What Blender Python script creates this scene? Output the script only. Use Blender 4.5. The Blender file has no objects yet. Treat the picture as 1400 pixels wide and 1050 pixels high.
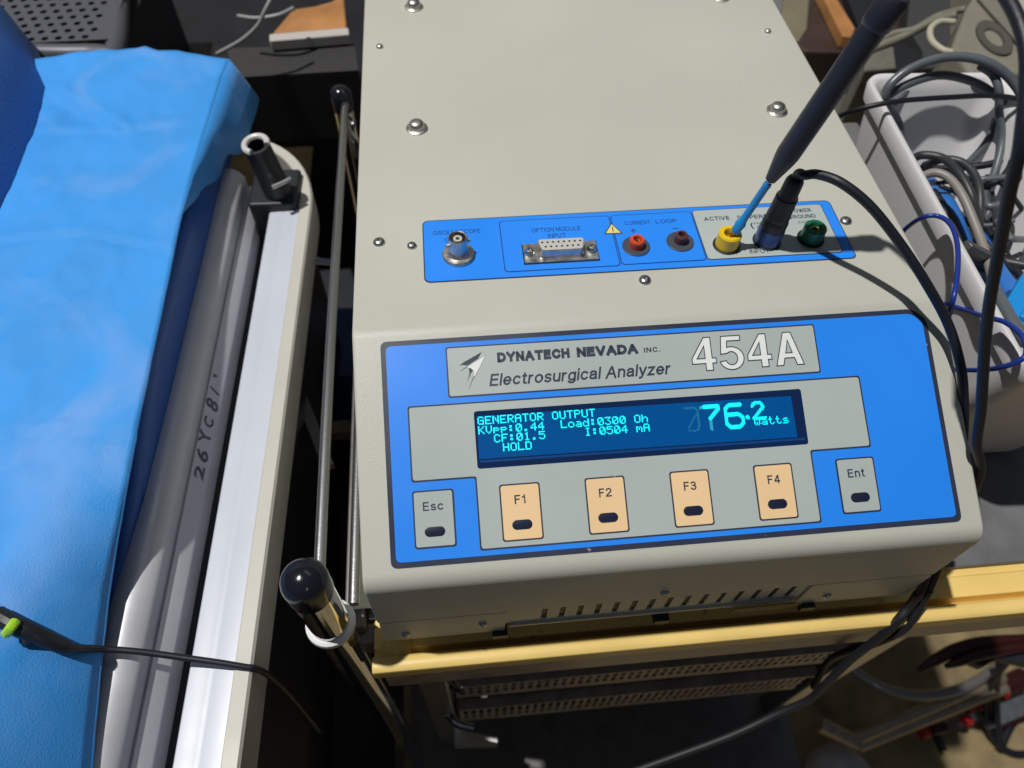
import bpy, bmesh, math, random
from mathutils import Vector, Matrix
random.seed(4)
SC = bpy.context.scene
COL = SC.collection
# ------------------------------------------------------------------ camera, world, lamps, exposure
UP = 1.0                       # the floor is z = 0; the analyzer's lid is the plane z = UP
R3 = Matrix(((0.99539848, -0.09401294, 0.01853194), (-0.06693603, -0.82059313, -0.5675795), (0.068567, 0.56372732, -0.82311)))
CP = Vector((0.04979571, -0.21883722, 0.269643))
FPX = 997.11
cam = bpy.data.cameras.new('camera')
co = bpy.data.objects.new('camera', cam); COL.objects.link(co)
cam.sensor_width = 36; cam.lens = 36 * FPX / 1400; cam.clip_start = .005; cam.clip_end = 60
M = Matrix.Identity(4)
for i in range(3):
    M[i][0] = R3[0][i]; M[i][1] = -R3[1][i]; M[i][2] = -R3[2][i]
    M[i][3] = CP[i]
M[2][3] += UP
co.matrix_world = M
cam.dof.use_dof = True; cam.dof.focus_distance = .345; cam.dof.aperture_fstop = 9.5
SC.camera = co
w = bpy.data.worlds.new('World'); SC.world = w; w.use_nodes = True
w.node_tree.nodes['Background'].inputs[0].default_value = (.62, .75, 1, 1)
w.node_tree.nodes['Background'].inputs[1].default_value = .055
SC.view_settings.view_transform = 'Standard'; SC.view_settings.look = 'None'
SC.view_settings.exposure = 0; SC.view_settings.gamma = 1
SC.cycles.max_bounces = 8; SC.cycles.use_denoising = True
SC.cycles.sample_clamp_indirect = 6


def lamp(name, kind, loc, target, energy, color, size):
    l = bpy.data.lights.new(name, kind); o = bpy.data.objects.new(name, l); COL.objects.link(o)
    o.location = Vector(loc) + Vector((0, 0, UP)); l.energy = energy; l.color = color
    if kind == 'AREA':
        l.shape = 'RECTANGLE'; l.size, l.size_y = size
    else:
        l.shadow_soft_size = size
    o.rotation_euler = (Vector(target) - Vector(loc)).to_track_quat('-Z', 'Y').to_euler()
    return o


LD = Vector((-.355, .05, 1)).normalized()
lamp('work_lamp', 'POINT', Vector((.2, .02, 0)) + LD * 5, (.2, 0, 0), 1040, (1, .98, .93), .052)
lamp('rail_fill_lamp', 'AREA', (.62, .95, 2.1), (-.1, 0, -.1), 1.6, (.86, .92, 1), (1.2, .3))  # added lamp, unseen, set where the stretcher rail reflects it
lamp('far_lamp', 'POINT', (.55, -1.55, 1.3), (0, 0, 0), 2.6, (.85, .92, 1), .07)


# ------------------------------------------------------------------ pixel rays of the solved camera, used to read positions off planes
def ray(u, v):
    return R3.transposed() @ Vector(((u - 700) / FPX, (v - 525) / FPX, 1))


def at(u, v, z=0.):
    d = ray(u, v); return CP + d * ((z - CP.z) / d.z)


def aty(u, v, y):
    d = ray(u, v); return CP + d * ((y - CP.y) / d.y)


# ------------------------------------------------------------------ materials
def S(r, g, b):
    f = lambda c: (c / 255 / 12.92) if c / 255 <= .04045 else ((c / 255 + .055) / 1.055) ** 2.4
    return (f(r), f(g), f(b))


MATS = {}


def mat(name, col, rough=.5, metal=0., bump=0., bscale=400., var=0., vscale=30., coat=0., spec=.5, emit=None, es=0., det=3., sheen=0., col2=None, c2=(18, .52, .72), specks=None):
    if name in MATS: return MATS[name]
    m = bpy.data.materials.new(name); m.use_nodes = True; MATS[name] = m
    nt = m.node_tree; b = nt.nodes['Principled BSDF']; N = nt.nodes.new; Lk = nt.links.new
    b.inputs['Base Color'].default_value = (*col, 1); b.inputs['Roughness'].default_value = rough
    b.inputs['Metallic'].default_value = metal; b.inputs['Coat Weight'].default_value = coat
    b.inputs['Coat Roughness'].default_value = .12; b.inputs['Specular IOR Level'].default_value = spec
    b.inputs['Sheen Weight'].default_value = sheen
    tc = N('ShaderNodeTexCoord')
    if var:
        n = N('ShaderNodeTexNoise'); n.inputs['Scale'].default_value = vscale; n.inputs['Detail'].default_value = 6
        Lk(tc.outputs['Object'], n.inputs['Vector'])
        r = N('ShaderNodeMapRange'); r.inputs[1].default_value = .3; r.inputs[2].default_value = .7
        r.inputs[3].default_value = 1 - var; r.inputs[4].default_value = 1 + var
        Lk(n.outputs['Fac'], r.inputs[0])
        mx = N('ShaderNodeMix'); mx.data_type = 'RGBA'; mx.blend_type = 'MULTIPLY'; mx.inputs[0].default_value = 1
        mx.inputs[6].default_value = (*col, 1); Lk(r.outputs[0], mx.inputs[7]); Lk(mx.outputs[2], b.inputs['Base Color'])
        r2 = N('ShaderNodeMapRange'); r2.inputs[1].default_value = .3; r2.inputs[2].default_value = .7
        r2.inputs[3].default_value = max(.02, rough - .08); r2.inputs[4].default_value = min(1, rough + .08)
        Lk(n.outputs['Fac'], r2.inputs[0]); Lk(r2.outputs[0], b.inputs['Roughness'])
    if col2 or specks:
        src = mx.outputs[2]
        for cc, (sc, lo, hi), dist in ([(col2, c2, 1.2)] if col2 else []) + ([(specks[0], specks[1], 0)] if specks else []):
            n3 = N('ShaderNodeTexNoise'); n3.inputs['Scale'].default_value = sc; n3.inputs['Detail'].default_value = 5; n3.inputs['Distortion'].default_value = dist
            Lk(tc.outputs['Object'], n3.inputs['Vector'])
            r3 = N('ShaderNodeMapRange'); r3.inputs[1].default_value = lo; r3.inputs[2].default_value = hi; r3.inputs[3].default_value = 0; r3.inputs[4].default_value = .75
            Lk(n3.outputs['Fac'], r3.inputs[0])
            m3 = N('ShaderNodeMix'); m3.data_type = 'RGBA'; m3.inputs[7].default_value = (*cc, 1); Lk(r3.outputs[0], m3.inputs[0]); Lk(src, m3.inputs[6]); src = m3.outputs[2]
        Lk(src, b.inputs['Base Color'])
    if bump:
        n2 = N('ShaderNodeTexNoise'); n2.inputs['Scale'].default_value = bscale; n2.inputs['Detail'].default_value = det
        Lk(tc.outputs['Object'], n2.inputs['Vector'])
        bp = N('ShaderNodeBump'); bp.inputs['Strength'].default_value = bump; bp.inputs['Distance'].default_value = .001
        Lk(n2.outputs['Fac'], bp.inputs['Height']); Lk(bp.outputs[0], b.inputs['Normal'])
    if emit:
        b.inputs['Emission Color'].default_value = (*emit, 1); b.inputs['Emission Strength'].default_value = es
    return m


BEIGE = mat('beige_powder_paint', (.50, .498, .44), .42, bump=.2, bscale=2000, var=.03, vscale=9, spec=.5, specks=((.2, .19, .16), (260, .745, .80)))
BLUE = mat('blue_label_film', (.022, .25, .93), .34, bump=.05, bscale=1500, var=.03, vscale=14)
NAVY = mat('navy_print', (.028, .036, .07), .38, var=.05, specks=((.35, .35, .36), (210, .71, .76)))
GREY = mat('grey_label_film', (.425, .475, .465), .36, bump=.04, bscale=1500, var=.03, vscale=16, specks=((.25, .27, .26), (190, .74, .8)))
TAN = mat('tan_key_film', (.86, .60, .33), .38, bump=.04, bscale=1500, var=.02, vscale=20)
INK = mat('dark_ink', (.03, .042, .07), .4)
BLUEINK = mat('navy_ink_on_blue', (.012, .05, .22), .4)
WHITEINK = mat('white_ink', (.78, .8, .78), .4)
LENS = mat('navy_key_lens', (.012, .016, .04), .3)
WIN = mat('display_window', (.004, .02, .085), .16, coat=.2)
SCREEN = mat('lit_screen', (.0, .025, .10), .25, spec=.15, emit=(0, .07, .25), es=.8)
SCREEN2 = mat('screen_edge_strip', (.004, .03, .12), .25, emit=(0, .05, .2), es=.5)
GLOW = mat('cyan_readout', (.0, .2, .22), .4, emit=(.0, .86, .87), es=1.2)
GHOST = mat('fading_readout', (.0, .05, .08), .4, emit=(.0, .115, .245), es=1.0)
GHOST2 = mat('half_faded_readout', (.0, .05, .08), .4, emit=(.02, .32, .45), es=1.0)
CHROME = mat('chrome', (.62, .63, .65), .07, metal=1)
STEEL = mat('brushed_steel', (.5, .5, .5), .3, metal=1, bump=.1, bscale=600)
NICKEL = mat('nickel', (.56, .54, .5), .38, metal=1, var=.1, vscale=300)
ALU = mat('satin_aluminium', (.62, .62, .66), .42, metal=.25, var=.05, vscale=40, bump=.05, bscale=500)
BLACKM = mat('black_rubber', (.010, .012, .017), .5, bump=.08, bscale=900, var=.1, vscale=80)
BLACKG = mat('black_gloss_plastic', (.010, .011, .017), .16)
CABLE = mat('black_cable', (.008, .010, .017), .48, bump=.1, bscale=500)
GREYCABLE = mat('grey_cable', (.10, .115, .13), .38, bump=.05, bscale=500, var=.06, vscale=50)
PALECABLE = mat('pale_grey_cable', (.24, .22, .2), .45)
BLUEWIRE = mat('blue_wire', (.012, .035, .26), .34)
SKYPL = mat('sky_blue_plastic', (.012, .26, .66), .38)
TUBEBL = mat('blue_sleeve', (.03, .16, .52), .45)
DARKBL = mat('dark_blue_plastic', (.012, .03, .10), .4)
BINW = mat('white_bin_plastic', (.70, .69, .70), .36, var=.02, vscale=10, bump=.03, bscale=700)
MATG = mat('dark_grey_mat', (.15, .15, .16), .5, bump=.35, bscale=900, var=.2, vscale=40, specks=((.3, .3, .3), (90, .66, .8)))
YEL = mat('yellow_plastic', (.80, .57, .19), .42, var=.06, vscale=25, bump=.05, bscale=300, specks=((.12, .07, .02), (120, .68, .76)))
YELD = mat('faded_yellow_plastic', (.56, .38, .16), .5, var=.08, vscale=25)
DRAPE = mat('blue_nonwoven', (.032, .30, .80), .64, bump=.3, bscale=1100, var=.07, vscale=22, sheen=.1, col2=(.15, .36, .80), c2=(11, .52, .74))  # paler patches put glare and fuzz into the cloth's colour
VINYL = mat('blue_vinyl', (.008, .085, .36), .4, var=.06, vscale=30, bump=.05, bscale=300)
WHITEPL = mat('white_rail_plastic', (.54, .57, .65), .38, var=.03, vscale=20)
CREAMPL = mat('cream_bumper', (.52, .50, .45), .5, var=.03, vscale=30)
DARKPL = mat('dark_plastic', (.012, .014, .02), .5, bump=.1, bscale=300)
DARKMET = mat('dark_metal', (.16, .15, .145), .45, metal=.3, var=.15, vscale=60)
RUST = mat('brown_dark_metal', (.34, .29, .25), .4, metal=.3, var=.25, vscale=80)
CONC = mat('tan_concrete', (.30, .225, .115), .85, bump=.8, bscale=120, var=.3, vscale=22, det=8)
WOOD = mat('orange_wood', (.42, .19, .065), .5, var=.25, vscale=22, bump=.1, bscale=200)
BROWN = mat('dark_brown_leather', (.045, .026, .022), .5, var=.2, vscale=30)
TANV = mat('tan_board', (.20, .175, .115), .6, var=.12, vscale=20)
GREYV = mat('grey_board', (.16, .165, .17), .6, var=.1, vscale=20)
SPK = mat('warm_grey_casing', (.215, .2, .16), .6, bump=.2, bscale=800, var=.05, vscale=40)
SPKD = mat('dark_grey_foam', (.075, .07, .06), .8, bump=.4, bscale=700)
RED = mat('red_plastic', (.42, .012, .016), .3)
DRED = mat('dark_red_plastic', (.035, .006, .006), .4)
CHARC = mat('charcoal_laminate', (.006, .0065, .011), .5, var=.15, vscale=25)
LIME = mat('lime_plastic', (.38, .68, .03), .4)
YJACK = mat('yellow_jack_plastic', (.80, .52, .015), .3)
GJACK = mat('green_jack_plastic', (.01, .13, .065), .3)
RJACK = mat('red_jack_plastic', (.62, .075, .02), .35)
BRJACK = mat('brown_jack_plastic', (.11, .035, .03), .4)
BJACK = mat('blue_jack_plastic', (.02, .06, .22), .35)
BRASS = mat('brass', (.5, .38, .14), .35, metal=1)
DIEL = mat('grey_insert', (.5, .49, .45), .5)
PAPER = mat('cream_card', (.78, .78, .62), .6)
PANE = bpy.data.materials.new('clear_window_film'); PANE.use_nodes = True
_nt = PANE.node_tree; _nt.nodes.clear()
_o = _nt.nodes.new('ShaderNodeOutputMaterial'); _mx = _nt.nodes.new('ShaderNodeMixShader'); _mx.inputs[0].default_value = .025
_t = _nt.nodes.new('ShaderNodeBsdfTransparent'); _g = _nt.nodes.new('ShaderNodeBsdfGlossy'); _g.inputs['Roughness'].default_value = .15
_nt.links.new(_t.outputs[0], _mx.inputs[1]); _nt.links.new(_g.outputs[0], _mx.inputs[2]); _nt.links.new(_mx.outputs[0], _o.inputs[0])


# ------------------------------------------------------------------ mesh helpers
class B:
    def __init__(s):
        s.v = []; s.f = []

    def add(s, vs, fs):
        k = len(s.v); s.v += [Vector(x) for x in vs]; s.f += [[k + i for i in f] for f in fs]; return s

    def box(s, a, b):
        x0, y0, z0 = a; x1, y1, z1 = b
        return s.add([(x0, y0, z0), (x1, y0, z0), (x1, y1, z0), (x0, y1, z0), (x0, y0, z1), (x1, y0, z1), (x1, y1, z1), (x0, y1, z1)],
                     [(3, 2, 1, 0), (4, 5, 6, 7), (0, 1, 5, 4), (1, 2, 6, 5), (2, 3, 7, 6), (3, 0, 4, 7)])

    def bar(s, a, b, w, h, up=Vector((0, 0, 1))):
        a, b = Vector(a), Vector(b); d = (b - a).normalized(); x = d.cross(up).normalized(); y = x.cross(d)
        r = [x * (w / 2) * i + y * (h / 2) * j for i, j in ((-1, -1), (1, -1), (1, 1), (-1, 1))]
        return s.add([a + q for q in r] + [b + q for q in r], [(3, 2, 1, 0), (4, 5, 6, 7), (0, 1, 5, 4), (1, 2, 6, 5), (2, 3, 7, 6), (3, 0, 4, 7)])

    def prism(s, poly, fr, h0, h1):
        n = len(poly)
        return s.add([fr(p[0], p[1], h0) for p in poly] + [fr(p[0], p[1], h1) for p in poly],
                     [list(range(n))[::-1], list(range(n, 2 * n))] + [(i, (i + 1) % n, n + (i + 1) % n, n + i) for i in range(n)])

    def loft(s, rings, cap=True, closed=True):
        n = len(rings[0]); vs = [p for r in rings for p in r]; fs = []
        for k in range(len(rings) - 1):
            for i in range(n if closed else n - 1):
                j = (i + 1) % n; fs.append((k * n + i, k * n + j, (k + 1) * n + j, (k + 1) * n + i))
        if cap:
            fs.append(list(range(n))[::-1]); fs.append([(len(rings) - 1) * n + i for i in range(n)])
        return s.add(vs, fs)

    def tube(s, pts, r, n=10, sub=6, rads=None):
        P = [Vector(p) for p in pts]; C = []; RR = []
        if rads is None: rads = [r] * len(P)
        if sub <= 1 or len(P) < 3:
            C = P; RR = list(rads)
        else:
            for i in range(len(P) - 1):
                p0 = P[i - 1] if i else P[0] * 2 - P[1]; p1, p2 = P[i], P[i + 1]
                p3 = P[i + 2] if i + 2 < len(P) else P[-1] * 2 - P[-2]
                for k in range(sub):
                    t = k / sub
                    C.append(.5 * ((2 * p1) + (p2 - p0) * t + (2 * p0 - 5 * p1 + 4 * p2 - p3) * t * t + (3 * p1 - p0 - 3 * p2 + p3) * t ** 3))
                    RR.append(rads[i] * (1 - t) + rads[i + 1] * t)
            C.append(P[-1]); RR.append(rads[-1])
        rings = []; prev = None
        for i, c in enumerate(C):
            d = (C[min(i + 1, len(C) - 1)] - C[max(i - 1, 0)])
            d = d.normalized() if d.length > 1e-9 else Vector((0, 0, 1))
            if prev is None:
                prev = d.orthogonal().normalized()
            x = (prev - d * prev.dot(d)).normalized(); y = d.cross(x); prev = x
            rings.append([c + (x * math.cos(a) + y * math.sin(a)) * RR[i] for a in [2 * math.pi * k / n for k in range(n)]])
        return s.loft(rings)

    def lathe(s, prof, c, ax=Vector((0, 0, 1)), n=24):     # prof: (radius, height along ax) list
        ax = Vector(ax).normalized(); x = ax.orthogonal().normalized(); y = ax.cross(x); c = Vector(c)
        return s.loft([[c + ax * h + (x * math.cos(a) + y * math.sin(a)) * max(r, 1e-6) for a in [2 * math.pi * k / n for k in range(n)]] for r, h in prof])


def obj(name, b, m, parent=None, ang=35, bevel=0., origin=None, stuff=False):
    root = parent
    while root is not None and root.parent: root = root.parent
    o0 = Vector((0, 0, 0))
    if root is not None: o0 = Vector(root['org'])
    elif origin is not None: o0 = Vector(origin)
    else:
        lo = [min(v[i] for v in b.v) for i in range(3)]; hi = [max(v[i] for v in b.v) for i in range(3)]
        o0 = Vector(((lo[0] + hi[0]) / 2, (lo[1] + hi[1]) / 2, lo[2]))
    me = bpy.data.meshes.new(name); me.from_pydata([v - o0 for v in b.v], [], b.f)
    bm = bmesh.new(); bm.from_mesh(me); bmesh.ops.recalc_face_normals(bm, faces=bm.faces); bm.to_mesh(me); bm.free()
    me.materials.append(m)
    o = bpy.data.objects.new(name, me); COL.objects.link(o)
    if bevel:
        md = o.modifiers.new('bevel', 'BEVEL'); md.width = bevel; md.segments = 3; md.limit_method = 'ANGLE'; md.angle_limit = math.radians(50)
        md.harden_normals = False
    if ang:
        me.shade_smooth(); me.set_sharp_from_angle(angle=math.radians(ang if not bevel else 60))
    if parent is not None: o.parent = parent
    else:
        o.location = o0; o['org'] = o0
    if stuff: o['kind'] = 'stuff'
    return o


def tag(o, label, cat, group=None):
    o['label'] = label; o['category'] = cat
    if group: o['group'] = group
    return o


def thing(name, label, cat, org, group=None):
    o = bpy.data.objects.new(name, None); COL.objects.link(o); o.location = Vector(org); o['org'] = Vector(org)
    o.empty_display_size = .02
    return tag(o, label, cat, group)


def struct(o):
    o['kind'] = 'structure'; return o


def dup(o, parent, d):           # a copy of a part and its sub-parts, moved by d
    c = o.copy(); COL.objects.link(c); c.parent = parent; c.location = o.location + Vector(d)
    for k in list(o.children):
        e = k.copy(); COL.objects.link(e); e.parent = c
    return c


def rrect(x0, y0, x1, y1, r, n=5):
    if x0 > x1: x0, x1 = x1, x0
    if y0 > y1: y0, y1 = y1, y0
    out = []
    for cx, cy, a0 in ((x1 - r, y1 - r, 0), (x0 + r, y1 - r, 90), (x0 + r, y0 + r, 180), (x1 - r, y0 + r, 270)):
        for k in range(n + 1):
            a = math.radians(a0 + 90 * k / n); out.append((cx + r * math.cos(a), cy + r * math.sin(a)))
    return out


def rpoly(pts, r, n=4):            # any polygon with its corners rounded
    out = []; N = len(pts)
    for i in range(N):
        p = Vector(pts[i]); a = (Vector(pts[i - 1]) - p); b = (Vector(pts[(i + 1) % N]) - p)
        rr = min(r, a.length / 2, b.length / 2)
        q0 = p + a.normalized() * rr; q1 = p + b.normalized() * rr
        for k in range(n + 1):
            t = k / n; out.append(tuple(q0 * (1 - t) ** 2 + p * 2 * t * (1 - t) + q1 * t * t))
    return out


def circ(cx, cy, r, n=28):
    return [(cx + r * math.cos(2 * math.pi * k / n), cy + r * math.sin(2 * math.pi * k / n)) for k in range(n)]


_fc = {}


def glyphs(txt, offset=0., shear=0., space=1.):
    cu = bpy.data.curves.new('t', 'FONT'); cu.body = txt; cu.size = 1; cu.offset = offset; cu.shear = shear; cu.fill_mode = 'FRONT'
    cu.space_character = space; cu.resolution_u = 4
    o = bpy.data.objects.new('t', cu); COL.objects.link(o)
    dg = bpy.context.evaluated_depsgraph_get(); me = bpy.data.meshes.new_from_object(o.evaluated_get(dg))
    vs = [v.co.to_2d() for v in me.vertices]; fs = [list(p.vertices) for p in me.polygons]
    bpy.data.objects.remove(o); bpy.data.curves.remove(cu); bpy.data.meshes.remove(me)
    return vs, fs


CAPH = max(v.y for v in glyphs('E')[0])


def text(b, txt, fr, u0, u1, base, cap, w, offset=0., shear=0., space=1., down=1):
    """lay txt between u0 and u1, baseline at v=base, capital height cap; v grows downwards when down=1"""
    vs, fs = glyphs(txt, offset, shear, space)
    lo = min(v.x for v in vs); hi = max(v.x for v in vs); sx = (u1 - u0) / (hi - lo); sy = cap / (CAPH + 2 * 0)
    return b.add([fr(u0 + (v.x - lo) * sx, base - v.y * sy * down, w) for v in vs], fs)



# a small stroke alphabet: centre lines in units of the capital height
def ar(cx, cy, rx, ry, a0, a1, n=12):
    return [(cx + rx * math.cos(math.radians(a0 + (a1 - a0) * k / n)), cy + ry * math.sin(math.radians(a0 + (a1 - a0) * k / n))) for k in range(n + 1)]


X = .70
GL = {'A': (.74, [[(0, -.05), (.345, 1), (.395, 1), (.74, -.05)], [(.2, .34), (.54, .34)]]),
      'C': (.70, [ar(.37, .5, .37, .5, 38, 322, 18)]),
      'D': (.66, [[(0, 0), (0, 1)] + ar(.28, .5, .38, .5, 90, -90, 14) + [(0, 0), (0, .06)]]),
      'E': (.54, [[(.5, 1), (0, 1), (0, 0), (.52, 0)], [(.02, .53), (.46, .53)]]),
      'F': (.50, [[(.48, 1), (0, 1), (0, -.02)], [(.02, .52), (.40, .52)]]),
      'G': (.72, [ar(.37, .5, .37, .5, 38, 330, 18) + [(.70, .44), (.44, .44)]]),
      'H': (.62, [[(0, 0), (0, 1)], [(.62, 0), (.62, 1)], [(.05, .53), (.57, .53)]]), 'I': (.0, [[(0, 0), (0, 1)]]),
      'L': (.46, [[(0, 1), (0, 0), (.44, 0)]]), 'M': (.74, [[(0, 0), (0, 1), (.02, 1), (.37, .1), (.72, 1), (.74, 1), (.74, 0)]]),
      'N': (.62, [[(0, 0), (0, 1), (.03, 1), (.59, 0), (.62, 0), (.62, 1)]]),
      'O': (.76, [ar(.38, .5, .38, .5, 0, 372, 24)]), 'P': (.56, [[(0, 0), (0, 1)] + ar(.28, .72, .28, .28, 90, -90, 10) + [(.04, .44)]]),
      'R': (.60, [[(0, 0), (0, 1)] + ar(.28, .73, .28, .27, 90, -90, 10) + [(.04, .46)], [(.30, .44), (.5, .34), (.56, 0)]]),
      'S': (.60, [ar(.30, .75, .27, .25, 25, 250, 12) + ar(.30, .25, .30, .26, 78, -155, 12)]),
      'T': (.62, [[(0, 1), (.62, 1)], [(.31, .95), (.31, 0)]]), 'U': (.62, [[(0, 1)] + ar(.31, .3, .31, .3, 180, 360, 12) + [(.62, 1)]]),
      'V': (.68, [[(0, 1.03), (.315, 0), (.365, 0), (.68, 1.03)]]), 'W': (.94, [[(0, 1), (.22, 0), (.25, 0), (.455, .95), (.485, .95), (.69, 0), (.72, 0), (.94, 1)]]),
      'Y': (.68, [[(0, 1.03), (.34, .45), (.68, 1.03)], [(.34, .42), (.34, 0)]]),
      'a': (.50, [ar(.235, X - .2, .22, .2, 165, 0, 10) + [(.455, .1), (.5, 0)], [(.45, .42)] + ar(.21, .18, .21, .19, 85, 275, 10) + [(.36, .04), (.45, .16)]]),
      'c': (.48, [ar(.26, X / 2, .26, X / 2, 42, 318, 14)]), 'e': (.52, [[(.02, .35), (.52, .35)] + ar(.26, X / 2, .26, X / 2, 0, 318, 16)]),
      'g': (.50, [ar(.25, X / 2, .25, X / 2, 0, 372, 18), [(.5, X), (.5, -.08)] + ar(.25, -.06, .25, .2, 0, -155, 8)]),
      'i': (.0, [[(0, 0), (0, X)], [(0, 1), (0, .97)]]), 'l': (.0, [[(0, 0), (0, 1)]]),
      'n': (.46, [[(0, 0), (0, X)], ar(.23, .44, .23, .26, 170, 0, 10) + [(.46, 0)]]), 'o': (.54, [ar(.27, X / 2, .27, X / 2, 0, 372, 20)]),
      'r': (.26, [[(0, 0), (0, X)], ar(.22, .42, .2, .27, 165, 85, 6)]), 's': (.44, [ar(.22, .52, .20, .18, 30, 250, 10) + ar(.22, .17, .22, .18, 75, -155, 10)]),
      't': (.26, [[(.11, .92)] + ar(.25, .12, .14, .12, 180, 285, 6), [(0, X), (.24, X)]]), 'u': (.46, [[(0, X)] + ar(.23, .24, .23, .24, 180, 350, 10), [(.46, 0), (.46, X)]]),
      'y': (.48, [[(0, X + .02), (.24, .04)], [(.48, X + .02), (.22, -.12), (.15, -.24), (.04, -.25)]]), 'z': (.44, [[(.0, X), (.42, X), (.0, 0), (.44, 0)]]),
      '1': (.22, [[(0, .76), (.12, .80), (.22, 1), (.22, 0)]]), '2': (.54, [ar(.27, .72, .26, .28, 165, -25, 12) + [(.06, .14), (.0, 0), (.54, 0)]]),
      '3': (.52, [ar(.25, .755, .23, .245, 160, -75, 10) + [(.2, .53)], [(.2, .53)] + ar(.25, .265, .27, .265, 75, -160, 12)]),
      '4': (.56, [[(.58, .25), (0, .25), (.0, .28), (.40, 1), (.42, 1), (.42, 0)]]),
      '5': (.54, [[(.48, 1), (.10, 1), (.03, .50), (.06, .50)] + ar(.26, .32, .28, .32, 120, -155, 14)]),
      '.': (.0, [[(0, 0), (0, .02)]]), '(': (.12, [ar(.5, .45, .5, .7, 140, 220, 8)]), ')': (.12, [ar(-.38, .45, .5, .7, 40, -40, 8)])}


def text2(b, txt, fr, u0, u1, base, cap, lev, w=.13, shear=0., gap=.15, down=1, grow=0.):
    """stroke lettering between u0 and u1; every stroke lies a hair above the last so none coincide"""
    x = 0; items = []
    for ch in txt:
        if ch == ' ': x += .34; continue
        wd, st = GL[ch]; items += [(x + w / 2, p) for p in st]; x += wd + w + gap
    tot = x - gap; sx = (u1 - u0) / tot / cap; h = w / 2 + grow
    ysc = 1 - w
    for k, (ox, pl) in enumerate(items):
        P = [Vector((ox + px, w / 2 + py * ysc)) for px, py in pl]
        P = [P[0]] + [q for p, q in zip(P, P[1:]) if (q - p).length > 1e-4]
        P[0] = P[0] + (P[0] - P[1]).normalized() * h; P[-1] = P[-1] + (P[-1] - P[-2]).normalized() * h
        L_, R_ = [], []
        for i, p in enumerate(P):
            d0 = (p - P[i - 1]).normalized() if i else (P[1] - p).normalized(); d1 = (P[i + 1] - p).normalized() if i + 1 < len(P) else d0
            n0 = Vector((-d0.y, d0.x)); n1 = Vector((-d1.y, d1.x)); m = (n0 + n1)
            m = n0 if m.length < 1e-3 else m.normalized(); c = max(.42, m.dot(n0)); L_.append(p + m * (h / c)); R_.append(p - m * (h / c))
        f = lambda q: fr(u0 + (q.x + shear * q.y) * cap * sx, base - q.y * cap * down, lev + (k % 3) * .004)
        n = len(P); b.add([f(q) for q in L_] + [f(q) for q in R_], [(i, i + 1, n + i + 1, n + i) for i in range(n - 1)])
    return b


# frames of the analyzer: lid plane, sloping panel (u, v in millimetres, w is the height over the surface in millimetres)
SL = math.radians(24.67); PD = Vector((0, -math.cos(SL), -math.sin(SL))); PN = Vector((0, -math.sin(SL), math.cos(SL)))
LP = .1166; W = .29
YF = PD.y * LP; ZF = PD.z * LP            # front bend
ZB = -.128; YB = .33


def PF(u, v, w=0.): return Vector((u / 1000, 0, 0)) + PD * (v / 1000) + PN * (w / 1000)


def TF(x, y, w=0.): return Vector((x / 1000, y / 1000, w / 1000))


# ------------------------------------------------------------------ the analyzer
A = thing('electrosurgical_analyzer', 'beige bench analyzer with blue front label and glowing cyan readout', 'test instrument', (W / 2, .1, -.146))


def fillet(p0, p1, p2, r, n=8):
    p0, p1, p2 = Vector(p0), Vector(p1), Vector(p2); a = (p0 - p1).normalized(); b = (p2 - p1).normalized()
    th = a.angle(b); t = r / math.tan(th / 2); c = p1 + (a + b).normalized() * (r / math.sin(th / 2))
    s = p1 + a * t - c; e = p1 + b * t - c; ang = s.angle(e)
    return [tuple(c + (s * math.sin((1 - k / n) * ang) + e * math.sin(k / n * ang)) / math.sin(ang)) for k in range(n + 1)]


prof = [(YB, 0)] + fillet((YB, 0), (0, 0), (YF, ZF), .012) + fillet((0, 0), (YF, ZF), (YF, ZB), .010) + \
       [(YF, -.0985), (YF + .0056, -.0985), (YF + .0056, ZB), (YB, ZB)]
cover = B()
cover.prism(prof, lambda y, z, x: Vector((x, y, z)), 0, W)
obj('cover', cover, BEIGE, A, bevel=.0012)
for x0, x1, ch in ((.0006, .064, 0), (.2245, W - .0006, 1)):
    fl = B(); fl.prism(rpoly([(x0, ZB - .001), (x1, ZB - .001), (x1, -.0984), (x0, -.0984)], .0025), lambda x, z, y: Vector((x, y, z)), YF + .0056, YF + .00005)
    obj('front_flange', fl, BEIGE, A, ang=0)
# vent strip with real slots between bars, over a dark void
ve = B(); xs = .083; pit = .0094
ve.box((.064, YF + .0012, -.1205), (.2245, YF + .0022, -.1178)); ve.box((.064, YF + .0012, -.1012), (.2245, YF + .0022, -.0986))
edges = [.064]
for k in range(15):
    edges += [xs + k * pit, xs + k * pit + .0030]
edges.append(.2245)
for i in range(0, len(edges), 2):
    if edges[i + 1] > edges[i]: ve.box((edges[i], YF + .0012, -.1178), (edges[i + 1], YF + .0022, -.1012))
ve.box((.066, YF - .0003, -.1226), (.2225, YF + .0022, -.1206))
obj('vent_strip', ve, BEIGE, A, ang=0)
vo = B(); vo.box((.066, YF + .00225, -.1185), (.2225, YF + .0050, -.0995)); obj('vent_void', vo, DARKPL, A, ang=0)
tp = B(); tp.prism([(.186, -.1252), (.1885, -.1195), (.2200, -.1185), (.2255, -.1205), (.2235, -.1242), (.205, -.1265)], lambda x, z, y: Vector((x, y, z)), YF - .0026, YF - .0021)
obj('torn_tape', tp, mat('torn_brown_tape', (.17, .12, .06), .7, var=.5, vscale=300, bump=1, bscale=500), A, ang=0)
for i, (x, y) in enumerate(((.025, -.085), (.265, -.085), (.025, .3), (.265, .3))):
    b = B(); b.lathe([(.009, 0), (.010, .004), (.010, .0179)], (x, y, -.1459)); obj('rubber_foot', b, BLACKM, A)
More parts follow.
